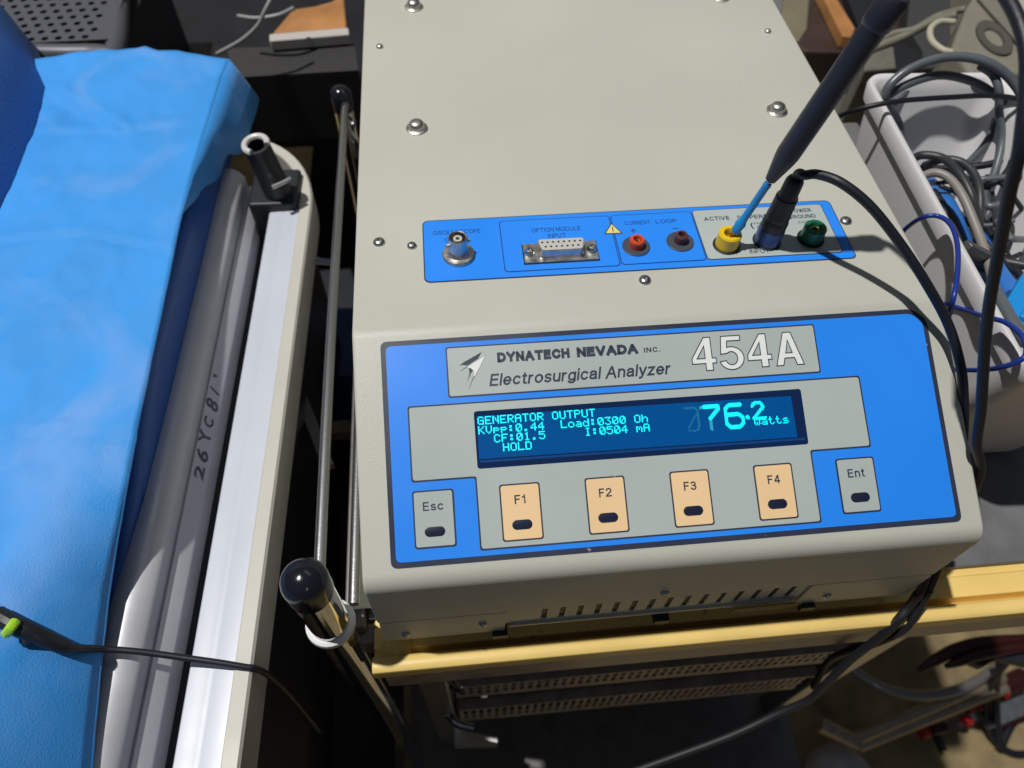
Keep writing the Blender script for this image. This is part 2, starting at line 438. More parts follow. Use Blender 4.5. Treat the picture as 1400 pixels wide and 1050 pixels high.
for u, v in ((685, 884), (908, 866), (1110, 850)):
    q = at(u, v, -.13); b = B(); b.box((q.x - .004, YF - .003, -.1335), (q.x + .004, YF + .01, -.1281)); obj('bottom_tab', b, DARKPL, A, ang=0)


# --- sloping front label
def flat(name, poly, fr, w0, w1, m, parent):
    b = B(); b.prism(poly, fr, w0, w1); return obj(name, b, m, parent, ang=0)


lab_out = rpoly([(13, 4.6), (273, 4.6), (279.6, 10.5), (279.4, 108.3), (13, 108.3)], 3.2)
lab_in = rpoly([(15.4, 7.0), (272.0, 7.0), (277.2, 11.6), (277.0, 105.9), (15.4, 105.9)], 2.6)
FL = flat('front_label', lab_out, PF, -.02, .35, NAVY, A)
flat('label_field', lab_in, PF, .3, .5, BLUE, FL)


def bordered(poly_fn, name, m, parent, w, line=.45):
    flat(name + '_outline', poly_fn(line), PF, w - .15, w + .08, NAVY, parent)
    return flat(name, poly_fn(0), PF, w, w + .16, m, parent)


NPd = flat('nameplate', rrect(43.2, 9.1, 222.3, 33.3, 1.2), PF, .4, .62, NAVY, A)
flat('nameplate_field', rrect(43.9, 9.8, 221.6, 32.6, .9), PF, .55, .74, GREY, NPd)


def gpanel(o):
    return rpoly([(24.4 - o, 36.3 - o), (240.6 + o, 36.3 - o), (240.8 + o, 70.2 + o), (211.5 + o, 70.2 + o), (211.5 + o, 103.2 + o),
                  (53.4 - o, 103.2 + o), (53.3 - o, 70.6 + o), (24.4 - o, 70.6 + o)], 1.3)


DP = flat('display_surround', gpanel(.35), PF, .4, .62, NAVY, A)
flat('surround_field', gpanel(-.40), PF, .55, .74, GREY, DP)
# lettering on the nameplate
b = B()
text2(b, 'DYNATECH', PF, 67.2, 101.6, 18.1, 4.85, .80, w=.31, gap=.06)
text2(b, 'NEVADA', PF, 105.0, 134.5, 18.1, 4.85, .80, w=.31, gap=.04)
text2(b, 'INC.', PF, 137.3, 145.2, 17.9, 2.4, .80, w=.2, gap=.2)
obj('maker_lettering', b, INK, NPd, ang=0)
b = B(); text2(b, 'Electrosurgical Analyzer', PF, 62.6, 148.6, 29.1, 5.8, .80, w=.165, gap=.10, shear=.2); obj('name_lettering', b, INK, NPd, ang=0)
SOL = {'4': (.62, [(.34, 0), (.52, 0), (.52, .215), (.62, .215), (.62, .365), (.52, .365), (.52, 1), (.35, 1), (0, .38), (0, .215), (.34, .215)], [(.34, .365), (.13, .365), (.34, .745)]),
       '5': (.62, [(.03, .46), (.08, 1), (.57, 1), (.57, .85), (.225, .85), (.205, .655)] + ar(.30, .325, .32, .345, 104, -165, 22) + ar(.30, .325, .155, .20, -160, 128, 18), None),
       'A': (.72, [(0, 0), (.26, 1), (.46, 1), (.72, 0), (.54, 0), (.485, .22), (.235, .22), (.18, 0)], [(.275, .37), (.445, .37), (.36, .76)])}
px_ = 0
for ch in '454A':
    wd, outer, hole = SOL[ch]; mp_ = lambda q: (160.0 + (px_ + q[0]) * 54.6 / 2.88, 28.6 - q[1] * 16.2)
    poly = list(outer)
    if hole:                                   # a slit joins the counter to the outline
        i_ = min(range(len(outer)), key=lambda k: min((Vector(outer[k]) - Vector(h)).length for h in hole)); j_ = min(range(3), key=lambda k: (Vector(outer[i_]) - Vector(hole[k])).length)
        a2 = sum(outer[k - 1][0] * outer[k][1] - outer[k][0] * outer[k - 1][1] for k in range(len(outer))); h2 = sum(hole[k - 1][0] * hole[k][1] - hole[k][0] * hole[k - 1][1] for k in range(3))
        hh = hole[j_:] + hole[:j_]; hh = hh if a2 * h2 < 0 else [hh[0]] + hh[1:][::-1]
        poly = outer[:i_ + 1] + hh + [hh[0]] + outer[i_:]
    b = B(); b.add([PF(*mp_(q), .82) for q in poly], [list(range(len(poly)))]); obj('model_figure', b, WHITEINK, NPd, ang=0)
    b = B()
    for ring in [outer] + ([hole] if hole else []):
        V = [Vector(mp_(q)) for q in ring]; n_ = len(V); io = []
        for k in range(n_):
            d0 = (V[k] - V[k - 1]).normalized(); d1 = (V[(k + 1) % n_] - V[k]).normalized(); nn0 = Vector((-d0.y, d0.x)); m_ = nn0 + Vector((-d1.y, d1.x)); m_ = m_.normalized() if m_.length > .1 else nn0
            c_ = max(.35, m_.dot(nn0)); io.append((V[k] + m_ * .24 / c_, V[k] - m_ * .24 / c_))
        b.add([PF(*q[0], .90) for q in io] + [PF(*q[1], .90) for q in io], [(k, (k + 1) % n_, n_ + (k + 1) % n_, n_ + k) for k in range(n_)])
    obj('figure_outline', b, INK, NPd, ang=0)
    px_ += wd + .10
# arrow emblem
lg = lambda pts: [(43.3 + (x - 55) * .1345 * 1.0, 9.9 + (y - 355) * .0438) for x, y in pts]


def LG(u, v): # crop pixels of the emblem to panel millimetres
    n = at(600 + u * 180 / 1400, 430 + v * 135 / 1050, 0)
    d = ray(600 + u * 180 / 1400, 430 + v * 135 / 1050); t = -CP.dot(PN) / d.dot(PN); P = CP + d * t
    return (P.x * 1000, P.dot(PD) * 1000)


for nm, pts, m, w in (('emblem_dark_wing', [(455, 402), (418, 472), (300, 548), (262, 540), (218, 548), (262, 512)], INK, .80),
                      ('emblem_white_wing', [(495, 436), (430, 570), (372, 670), (366, 598), (338, 574), (300, 562)], WHITEINK, .82),
                      ('emblem_tail', [(318, 570), (352, 574), (368, 596), (345, 620), (322, 672), (302, 718), (326, 630)], INK, .80)):
    b = B(); b.prism([LG(*p) for p in pts], PF, w - .1, w); obj(nm, b, m, NPd, ang=0)
b = B()
for p0, p1, wd in (((497, 434), (372, 690), 2.6), ((372, 660), (320, 792), 7), ((300, 560), (228, 604), 7), ((372, 598), (372, 672), 3), ((300, 556), (497, 434), 2.6)):
    p0 = Vector(p0); p1 = Vector(p1); n = (p1 - p0).orthogonal().normalized() * wd / 2
    b.prism([LG(*q) for q in (p0 - n, p0 + n, p1 + n * .4, p1 - n * .4)], PF, .74, .83)
obj('emblem_lines', b, INK, NPd, ang=0)
# display: window, lit field, strips, dot-matrix readout, clear film
DS = flat('display', rrect(54.4, 40.4, 210.9, 67.0, 1.3), PF, .6, .80, WIN, A)
flat('lit_field', [(55.6, 42.7), (205.6, 43.6), (206.0, 63.3), (55.4, 62.6)], PF, .75, .86, SCREEN, DS)
flat('lower_strip', [(55.6, 63.2), (209.5, 63.9), (209.5, 64.9), (55.6, 64.3)], PF, .75, .85, SCREEN2, DS)
F57 = {'G': '01110 10001 10000 10111 10001 10001 01111', 'E': '11111 10000 10000 11110 10000 10000 11111', 'N': '10001 11001 10101 10101 10011 10001 10001',
       'R': '11110 10001 10001 11110 10100 10010 10001', 'A': '01110 10001 10001 11111 10001 10001 10001', 'T': '11111 00100 00100 00100 00100 00100 00100',
       'O': '01110 10001 10001 10001 10001 10001 01110', 'U': '10001 10001 10001 10001 10001 10001 01110', 'P': '11110 10001 10001 11110 10000 10000 10000',
       'K': '10001 10010 10100 11000 10100 10010 10001', 'V': '10001 10001 10001 10001 10001 01010 00100', 'p': '00000 00000 11110 10001 11110 10000 10000',
       ':': '00000 01100 01100 00000 01100 01100 00000', '0': '01110 10011 10011 10101 11001 11001 01110', '.': '00000 00000 00000 00000 00000 01100 01100',
       '4': '00010 00110 01010 10010 11111 00010 00010', 'L': '10000 10000 10000 10000 10000 10000 11111', 'o': '00000 00000 01110 10001 10001 10001 01110',
       'a': '00000 00000 01110 00001 01111 10001 01111', 'd': '00001 00001 01101 10011 10001 10001 01111', '3': '11111 00010 00100 00010 00001 10001 01110',
       'h': '10000 10000 10110 11001 10001 10001 10001', 'C': '01110 10001 10000 10000 10000 10001 01110', 'F': '11111 10000 10000 11110 10000 10000 10000',
       '1': '00100 01100 00100 00100 00100 00100 01110', '5': '11111 10000 11110 00001 00001 10001 01110', 'I': '01110 00100 00100 00100 00100 00100 01110',
       'm': '00000 00000 11010 10101 10101 10001 10001', 'H': '10001 10001 10001 11111 10001 10001 10001', 'D': '11110 10001 10001 10001 10001 10001 11110',
       'w': '00000 00000 10001 10001 10101 10101 01010', 't': '01000 01000 11100 01000 01000 01001 00110', 's': '00000 00000 01110 10000 01110 00001 11110'}
PXW, PXH = 3.474 / 6, .535


def dots(b, rows, u0, v0, pw=PXW, ph=PXH, w=.93, fill=1.06):
    for j, r in enumerate(rows):
        i = 0
        while i < len(r):                       # runs of lit dots
            if r[i] == '1':
                k = i
                while k < len(r) and r[k] == '1': k += 1
                b.add([PF(u0 + i * pw, v0 + j * ph, w), PF(u0 + (k - 1 + fill) * pw, v0 + j * ph, w), PF(u0 + (k - 1 + fill) * pw, v0 + (j + fill) * ph, w), PF(u0 + i * pw, v0 + (j + fill) * ph, w)], [(3, 2, 1, 0)])
                i = k
            else: i += 1


def line(b, s, u0, v0):
    for i, c in enumerate(s):
        if c != ' ': dots(b, F57[c].split(), u0 + i * 3.474, v0)


for t, u, v in (('GENERATOR OUTPUT', 55.9, 43.05), ('KVpp:0.44', 55.9, 47.5), ('Load:0300', 94.3, 47.35), ('Oh', 129.1, 47.35), ('CF:01.5', 62.9, 51.75), ('I:0504 mA', 105.2, 51.75), ('HOLD', 66.7, 56.1), ('watts', 186.1, 52.6)):
    b = B(); line(b, t, u, v); obj('readout_line', b, GLOW, DS, ang=0)


def stroke(b, pts, wd, u0, v0, su, sv, w=.93, px=.5):   # thick polyline sampled on the dot raster
    n = int(14 / px) + 4; cells = {}
    import itertools
    for j in range(-2, int(14 / px)):
        for i in range(-2, int(12 / px)):
            p = Vector(((i + .5) * px, (j + .5) * px)); 
            for q0, q1 in zip(pts, pts[1:]):
                a = Vector((q0[0] * su, q0[1] * sv)); c = Vector((q1[0] * su, q1[1] * sv)); d = c - a
                t = max(0, min(1, (p - a).dot(d) / max(1e-9, d.length_squared)))
                if (p - a - d * t).length < wd / 2: cells[(i, j)] = 1
    for (i, j) in cells:
        b.add([PF(u0 + i * px, v0 + j * px, w), PF(u0 + (i + 1.02) * px, v0 + j * px, w), PF(u0 + (i + 1.02) * px, v0 + (j + 1.02) * px, w), PF(u0 + i * px, v0 + (j + 1.02) * px, w)], [(3, 2, 1, 0)])


def arc(cx, cy, rx, ry, a0, a1, n=14):
    return [(cx + rx * math.cos(math.radians(a0 + (a1 - a0) * k / n)), cy - ry * math.sin(math.radians(a0 + (a1 - a0) * k / n))) for k in range(n + 1)]


big = B()
stroke(big, [(1, 0), (8.2, 0), (8.2, 1), (3.7, 5.6)], 1.7, 161.9, 45.9, .95, 1)
stroke(big, [(8.3, 0)] + [(3.2, 0)] + arc(3.2, 3, 3, 3, 90, 180) + [(.2, 7.5)] + arc(3.2, 7.6, 3, 3, 180, 270) + arc(5.9, 7.6, 3, 3, -90, 0) + arc(5.9, 7.4, 3, 2.9, 0, 90) + [(1, 4.5)], 1.75, 172.7, 45.9, .93, 1)
stroke(big, [(0, 0), (.3, 0), (.3, .3), (0, .3)], 1.7, 183.2, 52.2, 1, 1)
stroke(big, arc(3, 2.4, 2.9, 2.4, 165, -20) + [(.4, 8), (6.6, 8)], 1.5, 186.0, 45.4, .86, .94)
obj('big_readout', big, GLOW, DS, ang=0)
gh = B(); stroke(gh, [(1, 0)] + [(5, 0)] + arc(5, 2.4, 2.4, 2.4, 90, 0) + [(7.4, 9)] + arc(5, 9, 2.4, 2.4, 0, -90) + [(2, 11.3)], .9, 152.6, 45.9, .95, .95, w=.91)
stroke(gh, [(6.8, 3), (2, 10)], .7, 152.6, 45.9, .95, .95, w=.91); obj('faded_digit', gh, GHOST, DS, ang=0)
gh = B(); stroke(gh, [(3.9, 6.6), (3.6, 8), (3.9, 10.6)], 1.6, 161.6, 45.9, 1, 1, w=.91); stroke(gh, [(-.6, 0), (-.2, .2)], 1.5, 161.6, 45.9, 1, 1, w=.91)
obj('fading_stroke', gh, GHOST2, DS, ang=0)
flat('clear_film', rrect(54.5, 40.5, 210.8, 66.9, 1.2), PF, 1.0, 1.1, PANE, DS)
# keys
for i, (cx, nm, tw, m) in enumerate(((33.4, 'Esc', 9.2, GREY), (72.85, 'F1', 5.0, TAN), (112.25, 'F2', 5.9, TAN), (152.0, 'F3', 5.9, TAN), (191.9, 'F4', 5.9, TAN), (231.8, 'Ent', 8.2, GREY))):
    v0, v1 = 75.0, 100.5
    K = flat('key', rrect(cx - 9.35, v0 - .1, cx + 9.35, v1 + .1, 1.3), PF, .45, .82, NAVY, A)
    flat('key_face', rrect(cx - 8.65, v0 + .6, cx + 8.65, v1 - .6, 1.0), PF, .75, .95, m, K)
    b = B(); text2(b, nm, PF, cx - tw / 2 - .2, cx + tw / 2 - .2, 84.1, 4.0, .98, w=.165, gap=.15); obj('key_legend', b, INK, K, ang=0)
    b = B()
    for k in range(4):
        pass
    lens = rrect(cx - 4.6, 91.3, cx + 4.6, 95.7, 2.19, n=8)
    lens2 = rrect(cx - 4.1, 91.8, cx + 4.1, 95.2, 1.69, n=8)
    b.loft([[PF(*p, .8) for p in lens], [PF(*p, 1.02) for p in lens], [PF(*p, 1.12) for p in lens2]]); obj('key_lens', b, LENS, K, ang=40)
# --- connector strip on the lid
TLb = flat('connector_label', rrect(34.7, 29.6, 257.4, 73.8, 3.2), TF, -.02, .22, NAVY, A)
flat('strip_field', rrect(35.3, 30.2, 256.8, 73.2, 2.8), TF, .15, .36, BLUE, TLb)


def tbox(x0, y0, x1, y1, m, nm):
    flat(nm + '_outline', rrect(x0, y0, x1, y1, 2.2), TF, .3, .46, BLUEINK if m is BLUE else NAVY, TLb)
    flat(nm, rrect(x0 + .5, y0 + .5, x1 - .5, y1 - .5, 1.8), TF, .4, .58, m, TLb)


tbox(75.0, 33.4, 134.2, 70.4, BLUE, 'option_field'); tbox(134.6, 33.9, 179.0, 70.4, BLUE, 'loop_field'); tbox(179.2, 34.0, 251.6, 71.0, GREY, 'input_field')
for t, x0, x1, y, c, lv in (('OSCILLOSCOPE', 40.3, 65.0, 62.6, 3.0, .42), ('OUTPUT', 46.0, 58.3, 57.2, 3.0, .42), ('OPTION MODULE', 91.5, 117.6, 60.4, 3.1, .64), ('INPUT', 99.6, 109.2, 55.7, 3.1, .64),
                            ('CURRENT', 141.6, 155.4, 62.2, 2.9, .64), ('LOOP', 158.3, 169.6, 62.2, 2.9, .64)):
    b = B(); text2(b, t, TF, x0, x1, y, c, lv, w=.13, down=-1); obj('lettering', b, BLUEINK, TLb, ang=0)
for t, x0, x1, y, c, o in (('ACTIVE', 184.6, 198.6, 62.3, 2.9, 1), ('DISPERSIVE', 203.0, 226.0, 62.0, 2.9, 1), ('POWER', 233.0, 244.6, 65.0, 2.9, 1), ('GROUND', 230.4, 245.6, 60.4, 2.9, 1),
                           ('RF', 192.0, 197.2, 36.6, 3.1, 0), ('INPUT', 202.4, 212.8, 36.6, 3.1, 0), ('(', 208.3, 209.8, 54.4, 5, 0), (')', 221.6, 223.1, 54.4, 5, 0), ('PATIENT', 210.5, 220.5, 57.6, 1.6, 0),
                           ('PLATE', 211.5, 219.5, 54.8, 1.6, 0), ('(CASE)', 234.5, 241.5, 56.6, 1.9, 0)):
    b = B(); text2(b, t, TF, x0, x1, y, c, .64, w=.17 if o else .13, down=-1); obj('lettering', b, INK, TLb, ang=0)
b = B(); b.box((.1434, .0576, .0006), (.1466, .0582, .00064)).box((.1447, .0563, .00061), (.1453, .0595, .00065)); obj('plus_sign', b, BLUEINK, TLb, ang=0)
b = B(); b.box((.1663, .0575, .0006), (.1693, .0581, .00064)); obj('minus_sign', b, BLUEINK, TLb, ang=0)
tri = [(129.3, 56.3), (139.3, 56.0), (134.4, 64.6)]
WT = flat('warning_triangle', rpoly(tri, .8), TF, .5, .66, NAVY, A)
flat('triangle_face', rpoly([(130.3, 56.9), (138.3, 56.65), (134.4, 63.5)], .5), TF, .6, .74, mat('pale_yellow_print', (.75, .62, .25), .4), WT)
b = B(); b.box((.13415, .0585, .0007), (.13465, .0613, .00078)); b.box((.13415, .0575, .0007), (.13465, .0581, .00078)); obj('exclamation_mark', b, INK, WT, ang=0)
# round output connector
q = (.0526, .0472, .0003); BN = B(); BN.lathe([(.0084, 0), (.0084, .0012), (.0078, .0018), (.0056, .0020), (.0050, .0035), (.0046, .004), (.0046, .0125), (.0043, .0128), (.0039, .0125), (.0038, .004), (.001, .0038)], q)
BN = obj('round_connector', BN, NICKEL, A, ang=30)
b = B(); b.lathe([(.0022, .003), (.0022, .0118), (.0011, .0118), (.0010, .008), (.0001, .008)], q); obj('centre_insert', b, DIEL, BN)
for sg in (-1, 1):
    b = B(); b.lathe([(.0011, .004), (.0011, .0062), (.0007, .0065)], (q[0], q[1], q[2] + .0085), ax=(sg, .3 * sg, 0), n=12); obj('bayonet_stud', b, NICKEL, BN)
# 15-way connector
fx0, fx1, fy0, fy1 = 85.8, 123.6, 38.2, 51.4
flat('connector_cutout', [(fx0 - .6, fy0 - .6), (fx1 + .6, fy0 - .6), (fx1 + .6, fy1 + .6), (fx0 - .6, fy1 + .6)], TF, .5, .64, DARKPL, A)
OC = flat('option_connector', rrect(fx0, fy0, fx1, fy1, .5), TF, .6, 1.5, NICKEL, A)
dsh = lambda g: rpoly([(92.6 + g, 48.9 - g), (116.9 - g, 48.9 - g), (115.4 - g, 40.6 + g), (94.1 + g, 40.6 + g)], 1.8)
b = B(); b.loft([[TF(*p, 1.4) for p in dsh(-.9)], [TF(*p, 2.0) for p in dsh(-.3)], [TF(*p, 6.6) for p in dsh(0)]]); obj('connector_shell', b, NICKEL, OC, ang=30)
flat('pin_block', dsh(.35), TF, 6.4, 6.9, DIEL, OC)
b = B()
for k in range(8): b.prism(circ(95.1 + 2.77 * k, 46.4, .62, 10), TF, 6.8, 6.96)
for k in range(7): b.prism(circ(96.5 + 2.77 * k, 43.3, .62, 10), TF, 6.8, 6.96)
h = obj('socket_holes', b, DARKPL, OC, ang=0)
for x in (88.6, 120.8):
    b = B(); b.lathe([(.0026, 0), (.0026, .0012), (.0018, .0026), (.0010, .0028), (.0009, .0022), (.0001, .0022)], (x / 1000, .0448, .0014)); obj('jack_screw', b, STEEL, OC)


def jack(x, y, m, r, h, washer, wr):
    b = B(); b.lathe([(wr, 0), (wr, .0006), (wr - .0004, .0009), (r * .9, .0009)], (x, y, .0004)); J = obj('banana_jack', b, washer, A)
    b = B(); b.lathe([(r, .0008), (r, h - .0008), (r - .0007, h), (r * .58, h), (r * .5, h - .0006), (r * .5, h - .004)], (x, y, .0004)); obj('jack_collar', b, m, J, ang=40)
    b = B(); b.lathe([(r * .5, h - .0045), (r * .5, h - .0035), (r * .42, h - .0018), (r * .28, h - .0018), (r * .25, h - .0045)], (x, y, .0004), n=16); obj('jack_socket', b, BRASS if m is not BRJACK else DARKPL, J)
    return J


jack(.1443, .0462, RJACK, .0039, .0058, mat('grey_washer', (.05, .06, .085), .5), .0072)
jack(.1679, .0478, BRJACK, .0034, .0058, MATS['grey_washer'], .0072)
jack(.1915, .0436, YJACK, .0060, .0090, DARKPL, .0071)
jack(.2135, .0450, BJACK, .0066, .0060, DARKPL, .0074)
jack(.2372, .0450, GJACK, .0058, .0088, DARKPL, .0071)
# screws and mushroom bolts on the lid, screws on the front flange


def screw_bm(c, ax, r, h):
    b = B(); b.lathe([(r, 0), (r * .98, h * .3), (r * .82, h * .7), (r * .5, h * .95), (r * .3, h), (r * .28, h * .6), (0, h * .6)], c, ax, n=18)
    return b


s0 = None
for i, (u, v) in enumerate(((1157, 301), (882, 382), (518, 330), (563, 335), (519, 63), (1050, 42))):
    P = at(u, v, .0008); r = .0032 if i < 3 else (.0026 if i == 3 else .0024)
    obj('lid_screw', screw_bm((P.x, P.y, .0), Vector((random.uniform(-.05, .05), random.uniform(-.05, .05), 1)), r, .0019), STEEL if i < 4 else NICKEL, A)
for u, v in ((570, 176), (1062, 152), (566, 10), (985, -3)):
    P = at(u, v, 0); b = B(); b.lathe([(.0064, 0), (.0064, .0007), (.0056, .0012), (.0047, .0013), (.0045, .0034), (.0036, .0046), (.0020, .0052), (.0, .0054)], (P.x, P.y, 0), n=22)
    obj('mushroom_bolt', b, NICKEL, A)
for x, z in ((.0523, -.1136), (.144, -.0885), (.2395, -.1185), (.012, -.119)):
    obj('flange_screw', screw_bm((x, YF - .0001, z), (0, -1, 0), .0024, .0016), STEEL, A)

# ------------------------------------------------------------------ probe in the yellow jack, plug in the blue jack
tip = Vector((.1925, .0425, .009)); PE = Vector((.2245, .0455, .128)); ad = (PE - tip).normalized(); PL = (PE - tip).length
PB = thing('active_probe', 'black probe handle with sky blue tip held over the yellow jack', 'probe', tip)
b = B(); b.lathe([(.0009, -.003), (.0011, .004)], tip, ad, n=10); obj('probe_needle', b, BRASS, PB)
b = B(); b.lathe([(.0016, .0015), (.0026, .003), (.0024, .005), (.0028, .0075), (.0022, .009), (.0019, .012), (.0019, .031), (.0021, .0315), (.0019, .033)], tip, ad, n=16); obj('probe_tip', b, SKYPL, PB, ang=50)
b = B(); b.lathe([(.0012, .032), (.0013, .0345)], tip, ad, n=12); obj('probe_ferrule', b, STEEL, PB)
b = B(); b.lathe([(.0020, .0345), (.0026, .035), (.0050, .0465), (.0055, .0500), (.0054, .110), (.0060, .111), (.0062, .113), (.0062, PL - .002), (.0052, PL)], tip, ad, n=22); obj('probe_handle', b, mat('probe_black', (.018, .021, .034), .38, bump=.08, bscale=600), PB, ang=30)
z_of = lambda x, y, z: Vector((x - .36 * z, y + .1 * z, z))
pc = [PE - ad * .004, PE + ad * .006, Vector((.2275, .040, .142)), Vector((.2305, .024, .150)), Vector((.2330, .004, .150)), Vector((.2340, -.018, .143)), at(1396, 190, .124), at(1381, 260, .106), at(1366, 340, .080), at(1352, 420, .052), at(1346, 480, .030), at(1341, 560, .000), at(1335, 608, -.020), Vector((.2950, -.078, -.040)), Vector((.2980, -.088, -.075)), Vector((.2970, -.106, -.115)), Vector((.2965, -.109, -.122))]
b = B(); b.tube(pc, .0023, 12, 8); obj('probe_cable', b, CABLE, PB, ang=0).data.shade_smooth()

PG = thing('banana_plug_lead', 'black banana plug on a black cable arching over the lid edge', 'test lead', (.2135, .045, .0065))
pb = Vector((.2135, .045, .0064)); pt = Vector((.2150, .0448, .0425)); ax = (pt - pb).normalized(); hl = (pt - pb).length
b = B(); b.lathe([(.0056, 0), (.0060, .001), (.0060, .004), (.0064, .0045), (.0064, .009), (.0060, .0098), (.0058, .011), (.0060, .0125), (.0058, .0132), (.0055, .024), (.0050, .0245), (.0046, .026), (.0044, hl - .0025), (.0036, hl - .0008), (.0024, hl)], pb, ax, n=22)
obj('plug_body', b, BLACKM, PG, ang=28)
b = B(); b.lathe([(.0066, -.001), (.0067, .0036), (.0064, .0042), (.0053, .0042)], pb, ax, n=22); obj('plug_skirt', b, BJACK, PG)
cpts = [pt - ax * .003, pt + ax * .002, at(1100, 239.5, .0468), at(1118, 238.5, .0485), at(1150, 250, .050), at(1190, 282, .0445), at(1230, 332, .033), at(1265, 385, .0205), at(1295, 440, .0055), at(1311, 490, -.006), at(1317, 535, -.018), Vector((.2935, -.062, -.040)), Vector((.2945, -.085, -.075)), Vector((.2915, -.108, -.118)), Vector((.2905, -.110, -.124))]
b = B(); b.tube(cpts, .0023, 12, 8); obj('plug_cable', b, CABLE, PG, ang=0).data.shade_smooth()

# ------------------------------------------------------------------ cart: yellow top, mat, posts, rails, trays
CT = thing('equipment_cart', 'steel equipment cart with a yellow plastic top carrying the analyzer', 'cart', (.2, .1, -1.0))
b = B(); b.prism([(.34, -.1500), (-.0925, -.1500), (-.0935, -.1466), (-.1052, -.1476), (-.1062, -.1560), (-.1095, -.1560), (-.1102, -.1420), (-.1118, -.1406), (-.1165, -.1406), (-.1188, -.1420), (-.1192, -.1510), (-.1170, -.1600), (.34, -.1600)],
                 lambda y, z, x: Vector((x, y, z)), -.0085, .436)
obj('cart_top', b, YEL, CT, ang=40, bevel=.0006)
b = B(); b.prism([(-.0087, -.1495), (.010, -.1495), (.0125, -.146), (.006, -.1435), (-.001, -.1445), (-.0055, -.148)], lambda x, z, y: Vector((x, y, z)), -.1170, -.1005); obj('corner_stop', b, YEL, CT, ang=0, bevel=.0006)
b = B(); b.box((-.012, -.088, -.1499), (.434, .335, -.1462)); obj('cart_mat', b, MATG, CT, bevel=.001)
b = B(); b.box((-.006, -.113, -.2), (.43, -.107, -.1602)); obj('front_skirt', b, RUST, CT)
# corner posts with black ball caps, chrome side rails


def post(x, y, ztop, r, nm='post'):
    b = B(); b.lathe([(r, -.97), (r, ztop - .006), (r * .9, ztop)], (x, y, 0), n=28); P = obj(nm, b, CHROME, CT)
    b = B(); rc = r * 1.06
    b.lathe([(rc, ztop - .012), (rc * 1.01, ztop + .001)] + [(rc * math.cos(a), ztop + .001 + rc * .85 * math.sin(a)) for a in [math.pi / 2 * k / 8 for k in range(1, 9)]], (x, y, 0), n=28)
    obj('ball_cap', b, BLACKG, P); 
    return P


P1 = post(-.0262, -.0985, -.052, .0102)
b = B(); b.lathe([(.0104, -.117), (.0126, -.116), (.0130, -.114), (.0126, -.112), (.0104, -.111)], (-.0262, -.0985, 0), n=28); obj('post_collar', b, mat('white_nylon', (.7, .7, .7), .35), P1)
q_ = at(466, 131, -.095); P2 = post(q_.x, q_.y, -.095, .0085)
q_ = at(1390, 92, -.088); CTK = CT; CT = thing('rear_post', 'chrome cart corner post with a black ball cap, apart behind the white bin', 'pole', (q_.x, q_.y, -1.0)); P3 = post(q_.x, q_.y, -.088, .0128)  # the cart's rear corner post, stood apart on an added foot
b = B(); b.lathe([(.12, -1.0), (.12, -.985), (.03, -.97), (.0128, -.965)], (q_.x, q_.y, 0)); obj('added_foot', b, DARKMET, CT); CT = CTK

b = B(); b.tube([Vector((-.0310, .330, -.098)), Vector((-.0310, .2, -.098)), Vector((-.0312, .05, -.098)), Vector((-.0300, -.085, -.098))], .0031, 12, 4); obj('side_rail', b, STEEL, CT)
b = B(); b.tube([Vector((-.0165, .330, -.125)), Vector((-.0165, .1, -.125)), Vector((-.0165, -.086, -.125))], .0030, 12, 4); obj('side_rail', b, STEEL, CT)
b = B(); b.tube([at(432, 357, -.12), at(447, 358, -.12), at(458, 360, -.12)], .003, 10, 2); obj('rail_bracket', b, CHROME, CT)
b = B(); b.bar(at(413, 545, -.2), at(450, 640, -.2), .008, .006); obj('brace', b, STEEL, CT)
b = B(); b.box((-.024, -.094, -.1585), (-.0128, .32, -.140)); obj('end_plate', b, DARKMET, CT, bevel=.001)
b = B(); b.box((-.0200, -.100, -.172), (-.0088, -.088, -.1520)); obj('end_bracket', b, DARKMET, CT, bevel=.001)
# lower shelves
b = B(); b.box((-.03, -.148, -.615), (.385, .33, -.60)); obj('lower_shelf', b, DARKMET, CT)
b = B(); b.box((-.03, -.152, -.612), (.385, -.149, -.594)); obj('shelf_lip', b, RUST, CT)
for x in (.002, .36):
    b = B(); b.box((x, -.09, -.60), (x + .022, -.07, -.162)); obj('inner_upright', b, STEEL, CT, bevel=.002)

# stack of perforated trays under the cart top
for k, (z0, z1, yf) in enumerate(((-.335, -.285, -.080), (-.400, -.350, -.083), (-.490, -.425, -.086))):
    lbl = ('topmost perforated metal tray stacked under the yellow cart top', 'middle perforated metal tray in the stack under the cart', 'lowest perforated metal tray in the stack under the cart')[k]
    T = thing('perforated_tray', lbl, 'tray', (.22, .1, z0), 'perforated trays stacked under the cart top')
    x0, x1 = .028, .355
    b = B(); b.box((x0, yf, z0), (x1, .3, z0 + .002)); b.box((x0, yf + .002, z0 + .002), (x0 + .002, .3, z1)); b.box((x1 - .002, yf + .002, z0 + .002), (x1, .3, z1)); b.box((x0, .298, z0 + .002), (x1, .3, z1)); obj('tray_body', b, DARKMET, T, ang=0)
    b = B(); nn = 46; pw = (x1 - x0) / nn
    b.box((x0, yf - .003, z1), (x1, yf + .006, z1 + .004)); b.box((x0, yf, z0 + .002), (x1, yf + .002, z0 + .012))
    zs = (z0 + .012, z0 + .024, z0 + .0275, z1 - .006, z1)
    b.box((x0, yf, zs[1]), (x1, yf + .002, zs[2])); b.box((x0, yf, zs[3]), (x1, yf + .002, zs[4]))
    for j in range(nn):
        for a_, c_ in ((zs[0], zs[1]), (zs[2], zs[3])):
            b.box((x0 + j * pw, yf, a_), (x0 + j * pw + pw * .5, yf + .002, c_))
    obj('perforated_front', b, RUST, T, ang=0)
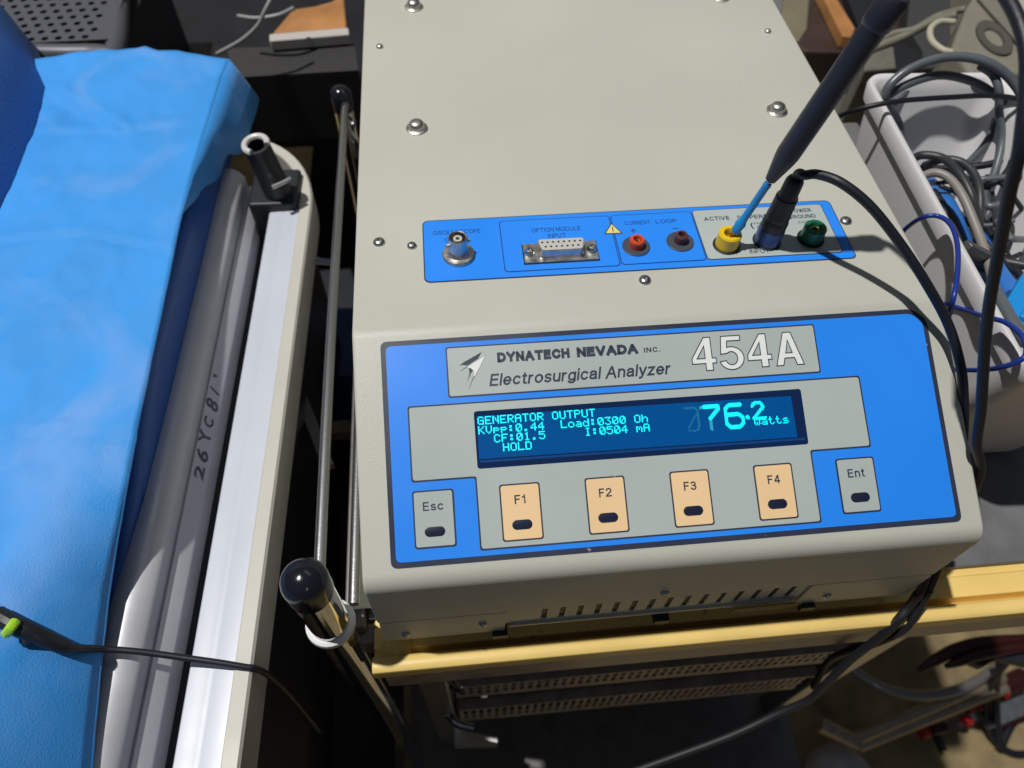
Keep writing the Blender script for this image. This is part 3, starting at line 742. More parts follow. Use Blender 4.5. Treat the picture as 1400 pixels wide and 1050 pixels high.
# bright handle hoops at the left end of the stack
for k, (pts, r) in enumerate((([(609, 962), (614, 978), (626, 990), (648, 996)], .0035), ([(612, 927), (620, 937), (632, 944)], .003))):
    b = B(); b.tube([at(u, v, -.42 + .1 * k) for u, v in pts], r, 10, 6)
    tag(obj('tray_handle', b, CHROME), ('larger curved chrome handle hoop at the left end of the trays', 'smaller chrome handle hoop just under the yellow lip')[k], 'handle', 'chrome handles at the tray ends')
b = B(); q = [at(u, v, -.5) for u, v in ((620, 985), (640, 1000), (680, 1008), (680, 1018), (622, 1020))]
b.prism([(p.x, p.y) for p in q], lambda x, y, z: Vector((x, y, z)), -.515, -.5); tag(obj('metal_bracket', b, mat('bright_metal', (.8, .8, .8), .25, metal=.8)), 'pale shiny corner bracket on the shelf left of the trays', 'bracket')

# ------------------------------------------------------------------ white bin with its cables, on the mat
ex = Vector((.9988, -.0485)); ey = Vector((-.0485, -.9988)); BO = Vector((.3315, .2065))


def binring(z, ins, rad, n=6):
    out = []
    for (x, y) in rrect(ins if ins < .012 else .006 + (ins - .0165) * .9, ins if ins < .012 else ins * 2.3, .098 - ins * (1 if ins < .012 else .4), (.25 - ins) if ins < .012 else .25 - ins * 1.7, min(rad, (.092 - 2 * ins) * .45), n):
        p = BO + ex * x + ey * y; out.append(Vector((p.x, p.y, z)))
    return out


BI = thing('cable_bin', 'white plastic storage bin full of tangled cables on the dark mat', 'bin', (.46, .08, -.146))
b = B(); b.loft([binring(-.1458, .0235, .012), binring(-.1445, .0185, .022), binring(-.137, .0165, .014), binring(-.022, .0042, .012), binring(-.022, .0012, .014), binring(-.0125, .0, .014), binring(-.0105, .0010, .013), binring(-.0105, .0035, .011), binring(-.0125, .0058, .010), binring(-.02, .0082, .010), binring(-.137, .0185, .012), binring(-.142, .022, .010)], cap=True)
obj('bin_shell', b, BINW, BI, ang=50)
b = B()
p = at(1304, 184, -.09); q_ = at(1284, 212, -.12)
b.bar(p, q_, .003, .002); obj('moulded_rib', b, BINW, BI)


def cable(name, pts, r, m, label, cat='cable', group='cables tangled in the white bin', n=10, sub=8):
    if group and 'bin' in group: pts = [(p[0], p[1], p[2] * .62) for p in pts]      # the tangle lies on top of a full bin
    b = B(); b.tube([at(*p) if len(p) == 3 and p[0] > 3 else Vector(p) for p in pts], r, n, sub)
    o = obj(name, b, m, ang=0); o.data.shade_smooth()
    return tag(o, label, cat, group) if group else tag(o, label, cat)


G = 'cables tangled in the white bin'
cable('grey_cable', [(1232, 215, -.09), (1228, 170, -.06), (1210, 132, -.02), (1232, 102, 0), (1275, 82, .012), (1318, 78, .015), (1355, 88, .012), (1385, 112, 0), (1405, 150, -.02), (1410, 200, -.06)], .0030, GREYCABLE, 'thick grey cable making the tallest loop over the bin rim')
cable('grey_cable', [(1206, 138, -.03), (1235, 118, -.012), (1282, 103, -.006), (1325, 110, -.012), (1358, 128, -.02), (1385, 158, -.04), (1392, 190, -.06), (1372, 235, -.09)], .0028, GREYCABLE, 'grey cable looping just inside the far bin rim with dark marks')
cable('grey_cable', [(1222, 140, -.04), (1250, 118, -.03), (1298, 110, -.026), (1340, 122, -.03), (1362, 140, -.04), (1360, 170, -.05), (1345, 200, -.07), (1322, 225, -.09)], .0026, GREYCABLE, 'innermost grey cable loop curling down to the bin floor')
cable('grey_cable', [(1340, 90, .008), (1358, 103, 0), (1366, 125, -.01), (1366, 155, -.03), (1370, 190, -.05), (1360, 235, -.07), (1345, 268, -.08), (1352, 282, -.08), (1374, 275, -.075), (1378, 252, -.07)], .0026, GREYCABLE, 'grey cable dropping straight down past the knob into a small hook')
cable('black_cable', [(1145, 160, -.05), (1165, 152, -.02), (1200, 143, -.006), (1240, 137, -.004), (1300, 133, -.006), (1360, 131, -.008), (1420, 140, -.01)], .0017, CABLE, 'thin black cord stretched straight across the bin opening')
cable('dark_cable', [(1246, 218, -.07), (1262, 212, -.06), (1290, 217, -.055), (1312, 238, -.05), (1328, 268, -.055), (1336, 300, -.07), (1340, 340, -.09)], .0028, mat('charcoal_cable', (.03, .032, .036), .45), 'charcoal cable arching from the left rim to the middle of the bin')
cable('dark_cable', [(1264, 226, -.08), (1290, 218, -.06), (1315, 222, -.055), (1333, 240, -.055), (1340, 270, -.06), (1338, 320, -.08)], .0026, MATS['charcoal_cable'], 'charcoal cable arching beside the blue sleeve in the bin')
cable('dark_cable', [(1258, 230, -.085), (1300, 230, -.08), (1350, 225, -.07), (1405, 210, -.06)], .0024, CABLE, 'black cable lying flat across the bin below the grey loops')
cable('dark_cable', [(1330, 255, -.08), (1362, 248, -.065), (1382, 228, -.06), (1390, 190, -.05), (1384, 165, -.04)], .0026, CABLE, 'black cable curling up at the far right of the bin')
cable('pale_cable', [(1258, 242, -.05), (1278, 236, -.042), (1298, 244, -.04), (1316, 268, -.042), (1332, 305, -.05), (1345, 340, -.055), (1358, 385, -.055), (1368, 420, -.05), (1400, 470, -.04)], .0027, PALECABLE, 'pale grey cable running down along the left bin rim')
cable('grey_cable', [(1362, 400, -.045), (1378, 430, -.035), (1395, 455, -.03), (1415, 480, -.03)], .0034, MATS['grey_cable'], 'short thick grey cable beside the sky blue connector')
for i, pts in enumerate(([(1275, 262, -.08), (1300, 300, -.08), (1320, 350, -.085), (1345, 390, -.09)], [(1290, 260, -.09), (1320, 310, -.09), (1355, 350, -.08), (1410, 365, -.07)], [(1340, 300, -.09), (1372, 345, -.08), (1410, 400, -.07)],
                         [(1270, 270, -.1), (1300, 330, -.1), (1340, 420, -.1), (1380, 460, -.09)], [(1345, 320, -.1), (1360, 300, -.085), (1380, 310, -.08), (1372, 345, -.085), (1350, 340, -.09)], [(1340, 350, -.075), (1365, 378, -.07), (1410, 420, -.065)])):
    cable('dark_cable', pts, .0030 - .0002 * (i % 3), (BLACKM, MATS['charcoal_cable'])[i % 2], ('black cable curving beside the mid blue tube on the bin floor', 'charcoal cable sweeping from the blue tube to the right edge', 'black cable passing under the rightmost grey coil', 'charcoal cable lying deepest along the left bin wall', 'black cable forming a small tight loop in the tangle', 'charcoal cable ending beside the sky blue connector')[i], group='dark cables deep in the bin tangle')
rt = random.Random(11)
FILL = [((1272, 268), (1300, 320), (1345, 385)), ((1285, 250), (1330, 300), (1352, 360)), ((1300, 300), (1335, 330), (1330, 385)), ((1320, 262), (1345, 330), (1410, 392)), ((1352, 268), (1366, 330), (1392, 380)), ((1280, 232), (1330, 246), (1400, 240)),
        ((1300, 345), (1340, 366), (1392, 350)), ((1328, 372), (1352, 420), (1372, 470)), ((1362, 300), (1388, 330), (1412, 330)), ((1345, 240), (1380, 262), (1412, 300)), ((1276, 246), (1310, 262), (1352, 250)), ((1318, 300), (1350, 312), (1384, 296))]
WHERE = ('hugging the left wall of the bin', 'slanting through the middle of the bin', 'kinked beside the blue tube', 'running to the lower right of the bin', 'beside the loop near the far right', 'lying across under the grey coils',
         'crossing under the pale cable', 'dropping along the near left rim', 'at the right edge above the connector', 'below the hooked grey cable', 'on top of the blue tube end', 'bridging the dark tangle at its middle')
for i, tri_ in enumerate(FILL):
    pts = []
    for (u, v) in tri_: pts.append((u + rt.uniform(-5, 5), v + rt.uniform(-5, 5), -.085 + rt.uniform(-.015, .03)))
    pts.insert(1, tuple((a_ + b_) / 2 + rt.uniform(-9, 9) * (1 if k < 2 else .0004) for k, (a_, b_) in enumerate(zip(pts[0], pts[1]))))
    cable('dark_cable', pts, rt.choice((.0016, .0021, .0026)), (CABLE, MATS['charcoal_cable'], GREYCABLE)[i % 3], ('thin black cable ', 'charcoal cable ', 'slate grey cable ')[i % 3] + WHERE[i], group='dark cables deep in the bin tangle')
cable('blue_wire', [(1215, 340, -.05), (1238, 313, -.03), (1262, 297, -.008), (1284, 296, -.004), (1300, 308, -.002), (1309, 335, 0), (1309, 375, .002), (1303, 410, 0), (1295, 440, -.02)], .0013, BLUEWIRE, 'dark blue wire rising in an arch over the left bin rim', 'wire', 'dark blue wires beside the analyzer')
cable('blue_wire', [(1292, 415, -.04), (1320, 424, -.03), (1350, 434, -.01), (1375, 441, -.002), (1398, 460, .004), (1403, 483, .004), (1390, 495, 0), (1365, 503, -.01), (1335, 506, -.03), (1300, 505, -.05)], .0013, BLUEWIRE, 'dark blue wire making a flat loop around the black probe cable', 'wire', 'dark blue wires beside the analyzer')
# blue sleeve, blue connector, odds and ends in the bin
b = B(); b.tube([at(1265, 248, -.075), at(1290, 285, -.055), at(1310, 335, -.06), at(1325, 365, -.07)], .009, 18, 5, rads=[.006, .008, .0085, .008]); tag(obj('blue_sleeve', b, TUBEBL, ang=60), 'mid blue plastic tube pressed against the left bin wall', 'tube')
b = B(); b.tube([at(1335, 330, -.06), at(1358, 372, -.048), at(1384, 408, -.042)], .007, 16, 4); tag(obj('blue_sleeve', b, TUBEBL, ang=60), 'mid blue sleeve lying diagonally behind the black probe cable', 'tube')
SK = thing('cable_connector', 'sky blue boxy cable connector at the right end of the bin', 'connector', at(1395, 430, -.05))
pz = -.035
b = B(); c0, c1 = at(1375, 448, pz), at(1412, 385, pz); b.bar(c0, c1, .014, .008); obj('connector_body', b, SKYPL, SK, bevel=.001)
b = B(); b.bar(at(1398, 440, pz + .004), at(1418, 410, pz + .004), .006, .006); obj('connector_latch', b, SKYPL, SK, bevel=.0006)
b = B(); b.bar(at(1369, 430, pz), at(1383, 452, pz), .004, .005); obj('connector_tab', b, SKYPL, SK, bevel=.0005)
b = B(); b.bar(at(1314, 342, -.02), at(1356, 362, -.045), .006, .012); tag(obj('metal_clip', b, mat('dull_metal', (.07, .068, .065), .4, metal=.4), bevel=.001), 'dull grey strip bent over the left bin rim', 'clip')

# ------------------------------------------------------------------ stretcher on the left: drape, mattress, side rail, pole clamp
SO = Vector((-.0585, .03)); sv = Vector((.9996, -.0266)); se = Vector((.0266, .9996))


def SF(q, z, t):                    # q across, z up, t along the rail
    p = SO + sv * q + se * t; return Vector((p.x, p.y, z))


ST = thing('stretcher', 'hospital stretcher with silver and white side rail left of the analyzer', 'stretcher', SF(-.2, -1.0, 0))
T0, T1 = -.42, .20
lob = [(-.066 + .0125 * math.cos(math.radians(a)), -.1135 + .0135 * math.sin(math.radians(a))) for a in range(200, 5, -15)]
b = B(); b.prism(lob + [(-.0545, -.1180), (-.0530, -.1172), (-.0470, -.1245), (-.0462, -.1265), (-.0466, -.141), (-.058, -.143), (-.078, -.135)], SF, T0, T1 + .02); RL = obj('rail_extrusion', b, ALU, ST, ang=40)
b = B(); b.prism([(-.0464, -.1405), (-.0325, -.1405), (-.0325, -.15), (-.0464, -.15)], SF, T0, T1); obj('rail_channel', b, DARKPL, ST)
b = B(); b.prism([(-.0322, -.150), (-.0322, -.113), (-.0312, -.1115), (-.022, -.1108), (-.0205, -.1112), (-.019, -.1108), (-.0095, -.1108), (-.0095, -.150)], SF, T0, T1); obj('white_rail', b, WHITEPL, ST, ang=30)
# cream bumper strip along the outside, turning in at the far end
path = [(-.0050, T0), (-.0050, .12)] + [(-.0050 - .062 + .062 * math.cos(a), .185 + .082 * math.sin(a)) for a in [math.pi / 2 * k / 14 for k in range(0, 13)]]
b = B(); rings = []
for i, (q0, t0) in enumerate(path):
    q1, t1 = path[min(i + 1, len(path) - 1)]; qa, ta = path[max(i - 1, 0)]
    d = Vector((q1 - qa, t1 - ta)).normalized(); n = Vector((d.y, -d.x))
    rings.append([SF(q0 + n.x * o_, z_, t0 + n.y * o_) for o_, z_ in ((-.0043, -.138), (-.0043, -.1102), (-.0036, -.1092), (.0034, -.1094), (.0046, -.111), (.0046, -.138))])
b.loft(rings); obj('bumper_strip', b, CREAMPL, ST, ang=30)
b = B(); b.box((-.6, -.5, -.44), (-.085, .245, -.155)); obj('stretcher_base', b, DARKPL, ST, ang=0)
b = B(); b.prism([(-.085, -.155), (-.012, -.152), (-.012, -.30), (-.085, -.30)], SF, T0, .2); obj('under_frame', b, DARKPL, ST, ang=0)
# pen writing on the shaded rail face
b = B(); fo = Vector((0, 0)); fa = Vector((-.0530, -.1172)); fb = Vector((-.0470, -.1245)); up_ = (fa - fb).normalized(); nn_ = Vector((up_.y, -up_.x)); nn_ = nn_ if nn_.x > 0 else -nn_
tp0 = at(262, 655, -.12); tp1 = at(300, 495, -.12); ta = (Vector((tp0.x, tp0.y)) - SO).dot(se); tb = (Vector((tp1.x, tp1.y)) - SO).dot(se)


def HF(u, v, w):
    p = fb + up_ * v + nn_ * .00025; return SF(p.x, p.y, u)


seg = (tb - ta) / 7.4
for i, (c, bs, h_) in enumerate((('2', .001, .0065), ('6', .0015, .007), ('Y', .0015, .0075), ('C', .001, .007), ('8', .001, .0075), ('/', .0015, .006), ("'", .0015, .006))):
    text(b, c, HF, ta + seg * i * 1.05, ta + seg * (i * 1.05 + (.74, .66, .8, .6, .7, .4, .2)[i]), bs + (.0006, -.0004, .0003, .0009, -.0002, .0004, 0)[i], h_ * (.9, 1.05, 1, .85, 1.08, 1, 1)[i], 0, offset=.02, shear=(.1, .25, .0, .2, .3, .1, 0)[i], down=-1)
obj('pen_writing', b, mat('faded_pen', (.11, .12, .15), .5, var=.5, vscale=150), RL, ang=0)
# mattress
b = B(); mp = rpoly([(-.5, -.14), (-.5, -.072), (-.0725, -.072), (-.0690, -.078), (-.0670, -.108), (-.085, -.14)], .006)
b.loft([[SF(q_, z_ - dz * min(1, max(0, (z_ + .11) / .03)), t_) for q_, z_ in mp] for t_, dz in ((-.42, .045), (-.14, .037), (-.05, .018), (.0, .004), (.03, 0), (.285, 0))]); tag(obj('mattress', b, VINYL, ang=40), 'dark blue vinyl mattress under the light blue drape', 'mattress')
# drape sheet: a grid with folds; the right edge sags towards the viewer
edge = [(at(u, v, z).y, at(u, v, z).x, z) for u, v, z in ((314, 78, -.062), (302, 110, -.062), (287, 160, -.062), (266, 222, -.061), (246, 300, -.061), (227, 390, -.061), (214, 450, -.061))] + [(at(u, v, z).y, at(u, v, z).x, z) for u, v, z in ((192, 560, -.062), (174, 660, -.067), (161, 730, -.076), (149, 810, -.088), (139, 900, -.092), (129, 1000, -.095), (122, 1080, -.097), (110, 1250, -.099))]
edge.sort()


def edge_at(y):
    for (y0, x0, z0), (y1, x1, z1) in zip(edge, edge[1:]):
        if y0 <= y <= y1:
            t = (y - y0) / (y1 - y0); return x0 + (x1 - x0) * t, z0 + (z1 - z0) * t
    return (edge[0][1], edge[0][2]) if y < edge[0][0] else (edge[-1][1], edge[-1][2])


from mathutils import noise
CREASE = []
for (ua, va), (ub, vb), wd, ht in (((60, 190), (185, 189), .003, .0012), ((185, 189), (255, 178), .003, .0012), ((85, 135), (184, 190), .007, .0026), ((-60, 349), (120, 329), .0022, .0012), ((120, 329), (236, 346), .0022, .0012), ((-60, 597), (190, 593), .0018, .0012)):
    a_, b_ = at(ua, va, -.068), at(ub, vb, -.068); CREASE.append((a_.x, a_.y, b_.x, b_.y, wd, ht))
b = B(); NY, NX = 190, 130; rows = []
for j in range(NY + 1):
    y = -.34 + (edge[-1][0] + .34) * j / NY; xe, ze = edge_at(y); row = []
    far = max(0, (y - .30) / .025)
    for i in range(NX + 1):
        s = i / NX; x = -.5 + (xe + .5) * s; far = max(0, (y - .18) / .14); yy = y + far * (.004 * math.sin(x * 30 + 1.0) + (.006 if x < -.17 else 0) * min(1, abs(x + .17) / .01))
        n = (.5 - abs(noise.noise(Vector((x * 17 + 3, yy * 11, 9.7))))) * .0030 + noise.noise(Vector((x * 9, yy * 5, 1.3))) * .0035 + noise.noise(Vector((x * 26, yy * 18, 4.1))) * .0012 + noise.noise(Vector((x * 60, yy * 50, 2.1))) * .0005 + (.4 - abs(noise.noise(Vector((x * 42 + yy * 16, yy * 30, 5.5))))) ** 3 * .009
        vd = noise.voronoi(Vector((x * 13 + .5 * noise.noise(Vector((x * 9, yy * 9, 0))), yy * 10, .3)))[0]; n += (vd[1] - vd[0] < .22) * 0 - .0070 * min(.30, vd[1] - vd[0]) * (.5 + noise.noise(Vector((x * 6, yy * 6, 3.3))))
        vd = noise.voronoi(Vector((x * 34, yy * 26, 1.7)))[0]; n -= .0026 * min(.3, vd[1] - vd[0])
        crease = 0
        for (xa, ya, xb, yb, wd, ht) in CREASE:   # folds left from packing
            tt = (x - xa) / (xb - xa)
            if -.1 < tt < 1.1:
                dd = yy - (ya + (yb - ya) * tt); crease += ht * (math.exp(-(dd / wd) ** 2) - .8 * math.exp(-((dd + 2 * wd) / (1.4 * wd)) ** 2)) * max(0, min(1, (1.1 - tt) * 6, (tt + .1) * 6))
        fold = .013 * math.exp(-((((x + .232) * .85 + (yy + .01) * .40) / .019) ** 2)) * min(1, max(0, (.05 - yy) / .06))
        dp = max(0, 1 - s) * .0
        t = max(0, min(1, (s - .90) / .10)); z = -.060 + (ze + .060) * t * t + n * (1 - .6 * t) + crease + fold * (1 - t)
        row.append(Vector((x, yy, z)))
    for k in range(0, 4):                                     # edge hangs down over the mattress side
        hang = .0012 if y < .16 else .0012 + .036 * min(1, (y - .16) / .1)
        row.append(Vector((xe + (.00015 + .0010 * min(1, max(0, (y - .16) / .1))) * k ** .5 + (.012 * (k / 3) if y > .2 else 0) * min(1, max(0, y - .2) / .10), row[NX].y, row[NX].z - hang * k / 3 * (1 + .4 * noise.noise(Vector((0, y * 30, 7)))))))
    rows.append(row)
n = len(rows[0]); b.add([p for r in rows for p in r], [(j * n + i, j * n + i + 1, (j + 1) * n + i + 1, (j + 1) * n + i) for j in range(NY) for i in range(n - 1) if i != NX])
dr = obj('surgical_drape', b, DRAPE, ang=0); dr.data.shade_smooth()
md = dr.modifiers.new('solid', 'SOLIDIFY'); md.thickness = .0006; md.offset = -1
tag(dr, 'light blue nonwoven drape spread over the mattress', 'drape')
# the raised draped block at the upper left
b = B(); rg = []
bp_ = [at(u, v, -.070) for u, v in ((-30, 10), (0, 36), (20, 56), (36, 88), (41, 112), (53, 138), (46, 170), (30, 215), (15, 260), (0, 296), (-30, 350))]
for p in bp_:
    rg.append([Vector((p.x + .014 + dx_, p.y, z_)) for dx_, z_ in ((-.3, -.078), (-.3, .02), (-.07, .02), (-.045, .014), (-.028, 0), (-.010, -.036), (0, -.078))])
b.loft(rg); tag(obj('draped_bolster', b, mat('blue_cover', (.05, .17, .50), .6, bump=.3, bscale=600, var=.06, vscale=30), ang=60), 'raised dull blue covered bolster at the far left of the drape', 'bolster')
# pole clamp
CL = thing('pole_clamp', 'black pole socket clamp with modelled rim highlight on the stretcher rail end', 'clamp', SF(-.03, -.15, .2))
cb, ctp = at(383, 268, -.108), at(350, 198, -.058); axc = (ctp - cb).normalized(); hc = (ctp - cb).length
b = B(); b.lathe([(.0105, 0), (.0092, hc), (.0066, hc), (.0066, hc - .02)], cb, axc, n=24); obj('clamp_socket', b, DARKPL, CL)
b = B(); xx = axc.orthogonal().normalized(); yy_ = axc.cross(xx)
b.tube([ctp + axc * .0005 + (xx * math.cos(a) + yy_ * math.sin(a)) * .0080 for a in [math.radians(-150 + 10 * k + 95) for k in range(27)]], .0022, 8, 1); obj('rim_highlight', b, mat('rim_highlight_grey', (.6, .58, .57), .4), CL)  # pale open arc models the highlight on the socket's rim
b = B(); b.prism(rrect(-.046, .182, -.0105, .222, .003), lambda q_, t_, z_: SF(q_, z_, t_), -.150, -.1035); obj('clamp_block', b, DARKPL, CL, bevel=.002)
b = B(); b.tube([at(372, 256, -.085), at(386, 250, -.085), at(397, 244, -.085)], .0016, 8, 2); obj('clamp_lever', b, STEEL, CL)
# thin black cable across drape and rail, with a lime tie
CB = thing('drape_cable', 'thin black cable with lime tie lying across the drape and rail', 'cable', at(60, 880, -.06))
pts = [at(-60, 815, -.058), at(0, 842, -.056), at(35, 862, -.059), at(70, 880, -.066), at(95, 886, -.073), at(135, 887, -.089), at(190, 891, -.0955), at(250, 899, -.101), at(300, 906, -.1045), at(336, 912, -.1075), at(348, 914, -.110), SF(.0042, -.122, -.1495), SF(.0058, -.160, -.151), SF(.005, -.25, -.155)]
b = B(); b.tube(pts, .0022, 10, 6, rads=[.0028, .0034, .0032, .0026, .0022] + [.0016] * 9); obj('cable_jacket', b, CABLE, CB, ang=0).data.shade_smooth()
b = B(); b.tube([at(-5, 840, -.0555), at(30, 859, -.058), at(92, 885.5, -.0725)], .0040, 10, 5, rads=[.004, .0042, .0032]); obj('cable_boot', b, BLACKM, CB)
b = B(); b.tube([at(21, 850, -.053), at(15, 858, -.052), at(9, 866, -.055)], .0022, 10, 3); obj('cable_tie', b, LIME, CB)
b = B(); b.tube([at(40, 872, -.060), at(36, 880, -.064)], .002, 8, 1); obj('strain_nub', b, BLACKM, CB)

# ------------------------------------------------------------------ floor and things standing on it, cables hanging from the analyzer
b = B(); b.box((-4, -3, -1.02), (4, 4, -1.0)); struct(obj('floor', b, CONC, ang=0))
cable('power_lead', [(.2912, -.1085, -.120), (.2895, -.1125, -.131), (1229, 846, -.1375), (1212, 864, -.150), (1165, 900, -.185), (1130, 934, -.215), (1105, 957, -.24), (1060, 977, -.26), (1000, 1005, -.275), (920, 1035, -.29), (850, 1060, -.3)], .0025, mat('slate_cable', (.012, .013, .018), .55), 'slate grey lead hanging over the yellow lip and down leftwards', 'cable', 'leads hanging from the analyzer')
cable('power_lead', [(.2968, -.1075, -.118), (.2960, -.1120, -.130), (1250, 842, -.1375), (1233, 862, -.150), (1195, 880, -.175), (1160, 890, -.20), (1132, 905, -.24), (1112, 940, -.27)], .0024, MATS['slate_cable'], 'darker lead looping over the yellow lip near its corner shadow', 'cable', 'leads hanging from the analyzer')
zf = -.88
cable('bent_tube', [(1120, 880, zf), (1165, 915, zf), (1210, 942, zf), (1260, 951, zf), (1305, 944, zf), (1340, 928, zf), (1370, 905, zf)], .0075, mat('grey_tube', (.3, .29, .28), .3, metal=.6), 'bent grey metal tube curving above the floor', 'tube', None, 14)
LB = thing('leg_frame', 'tan reflecting chrome leg tubes of the cart over the floor', 'frame', at(1200, 1000, -.97))
b = B(); b.tube([at(1165, 1012, -.90), at(1370, 925, -.90)], .0095, 14, 1); obj('leg_tube', b, mat('tan_steel', (.42, .35, .26), .38, metal=.7, var=.15, vscale=60), LB)
b = B(); b.tube([at(1172, 1022, -.91), at(1375, 940, -.91)], .008, 14, 1); obj('leg_tube', b, mat('tan_steel', (.42, .35, .26), .38, metal=.7, var=.15, vscale=60), LB)
b = B(); b.tube([at(1120, 990, -.88), at(1172, 1016, -.90)], .011, 14, 1); obj('leg_joint', b, MATS['tan_steel'], LB)
q = at(1150, 1060, -.95); CS = thing('caster', 'grey domed caster cap below the chrome leg tubes', 'caster', (q.x, q.y, -1.0))
b = B(); b.lathe([(.044, -.03), (.044, 0), (.040, .015), (.030, .026), (.015, .032), (0, .033)], (q.x, q.y, -.95), n=28); obj('caster_dome', b, mat('grey_cap', (.42, .43, .46), .35), CS)
b = B(); b.lathe([(.030, -.013), (.034, -.010), (.034, .010), (.030, .013)], (q.x, q.y, -.966), ax=(1, .3, 0), n=28); obj('caster_wheel', b, BLACKM, CS)
# bar clamp lying on the floor
KC = thing('bar_clamp', 'grey steel bar clamp with red grips lying on the floor', 'clamp', at(1350, 975, -.99))
zc = -.96
b = B(); b.bar(at(1345, 985, zc), at(1440, 948, zc), .027, .012); obj('clamp_bar', b, mat('grey_steel_bar', (.13, .135, .15), .4, metal=.3, var=.2, vscale=60), KC, bevel=.001)
b = B(); b.bar(at(1345, 992, zc - .012), at(1440, 955, zc - .012), .024, .007); obj('clamp_edge', b, DRED, KC, bevel=.001)
for u0, v0, u1, v1, r, m in ((1258, 1001, 1268, 999, .0085, RED), (1272, 998, 1292, 994, .007, DRED), (1318, 966, 1328, 964, .0085, RED), (1336, 965, 1341, 964, .006, RED), (1318, 986, 1326, 984, .007, RED), (1369, 940, 1400, 926, .013, DRED)):
    b = B(); b.tube([at(u0, v0, zc + .015), at(u1, v1, zc + .015)], r * 1.22, 14, 1); obj('clamp_grip', b, m, KC, bevel=.001)
b = B(); b.tube([at(1366, 944, zc + .03), at(1378, 949, zc + .03)], .0075, 12, 1); obj('clamp_grip', b, RED, KC, bevel=.001)
b = B(); b.tube([at(1328, 976, zc + .016), at(1331, 984, zc + .016)], .0045, 10, 1); obj('clamp_pad', b, WHITEPL, KC)
b = B(); b.bar(at(1262, 1004, zc), at(1345, 978, zc), .012, .01); obj('clamp_screw', b, DARKMET, KC)
b = B(); b.bar(at(1280, 1006, zc), at(1290, 1027, zc), .010, .008); obj('clamp_handle', b, BLACKM, KC)
# dark red pliers and other dark tools
PLZ = thing('pliers', 'dark red handled pliers hanging below the yellow top at right', 'pliers', at(1330, 890, -.60))
for px, rr in ((((1256, 917), (1278, 903), (1305, 889), (1345, 878), (1420, 872)), (.003, .0065, .0075, .007, .005)), (((1293, 911), (1312, 904), (1345, 893), (1420, 880)), (.003, .006, .007, .006))):
    b = B(); b.tube([at(u, v, -.60) for u, v in px], .006, 12, 5, rads=rr); obj('handle', b, DRED, PLZ)
q = [at(u, v, -.61) for u, v in ((1330, 880), (1345, 876), (1420, 868), (1420, 912), (1366, 900), (1345, 912), (1330, 906))]
b = B(); b.prism([(p.x, p.y) for p in q], lambda x, y, z: Vector((x, y, z)), -.625, -.61); obj('jaw_plate', b, DARKPL, PLZ, ang=0, bevel=.002)
cable('black_cable', [(1375, 905, -.80), (1352, 940, -.90), (1348, 975, -.95), (1358, 1008, -.98), (1385, 1030, -.992), (1430, 1028, -.99)], .0055, CABLE, 'black cord looping down onto the floor past the clamp', 'cord', 'black cords at the lower right')
cable('black_cable', [(1368, 900, -.80), (1362, 940, -.90), (1363, 985, -.95), (1368, 1025, -.992)], .0055, CABLE, 'straight black cord hanging in front of the grey clamp bar', 'cord', 'black cords at the lower right')
cable('black_cable', [(1366, 1026, -.992), (1380, 995, -.992), (1400, 972, -.992), (1430, 955, -.992)], .0068, CABLE, 'black cord running along the floor to the lower right corner', 'cord', 'black cords at the lower right')
b = B(); b.box((-.0215, -.084, -.1398), (-.0015, .10, -.1388)); tag(obj('card_strip', b, PAPER, ang=0), 'bright cream card edge beside the analyzer\'s left side', 'card')
for i, (u, v, wd) in enumerate(((418, 598, .016), (464, 583, .016))):  # tan blocks stand in for glimpses of the floor
    q = at(u, v, -.25); b = B(); b.box((q.x - wd / 2, q.y - .006, -.262), (q.x + wd / 2, q.y + .006, -.25)); tag(obj('floor_glimpse', b, TANV, bevel=.001), ('tan block for the floor glimpsed left of the chrome rail', 'tan block for the floor glimpsed between the two chrome rails')[i], 'block', 'tan blocks standing in for floor under the chrome rails')
q = [at(u, v, -.3) for u, v in ((420, 420), (520, 420), (520, 515), (412, 515))]
b = B(); b.prism([(p.x, p.y) for p in q], lambda x, y, z: Vector((x, y, z)), -.42, -.3); tag(obj('blue_crate', b, mat('deep_blue_plastic', (.015, .05, .2), .5), bevel=.002), 'deep blue crate low behind the chrome rail', 'crate')
b = B(); b.box((-.15, -.5, -.52), (-.03, 1.0, -.44)); tag(obj('gap_shade_box', b, DARKPL, ang=0), 'dark box standing in for shaded floor between stretcher and cart', 'shade box')  # dark box added in place of the shadow on the floor below

# ------------------------------------------------------------------ background: benches and clutter
b = B(); b.box((-1.4, .46, -.24), (.06, 1.6, -.2)); tag(obj('back_bench', b, CHARC), 'dark bench behind the stretcher and cart', 'bench')
PX = thing('perforated_box', 'grey perforated metal box at the far upper left', 'box', (-.42, .62, -.2))
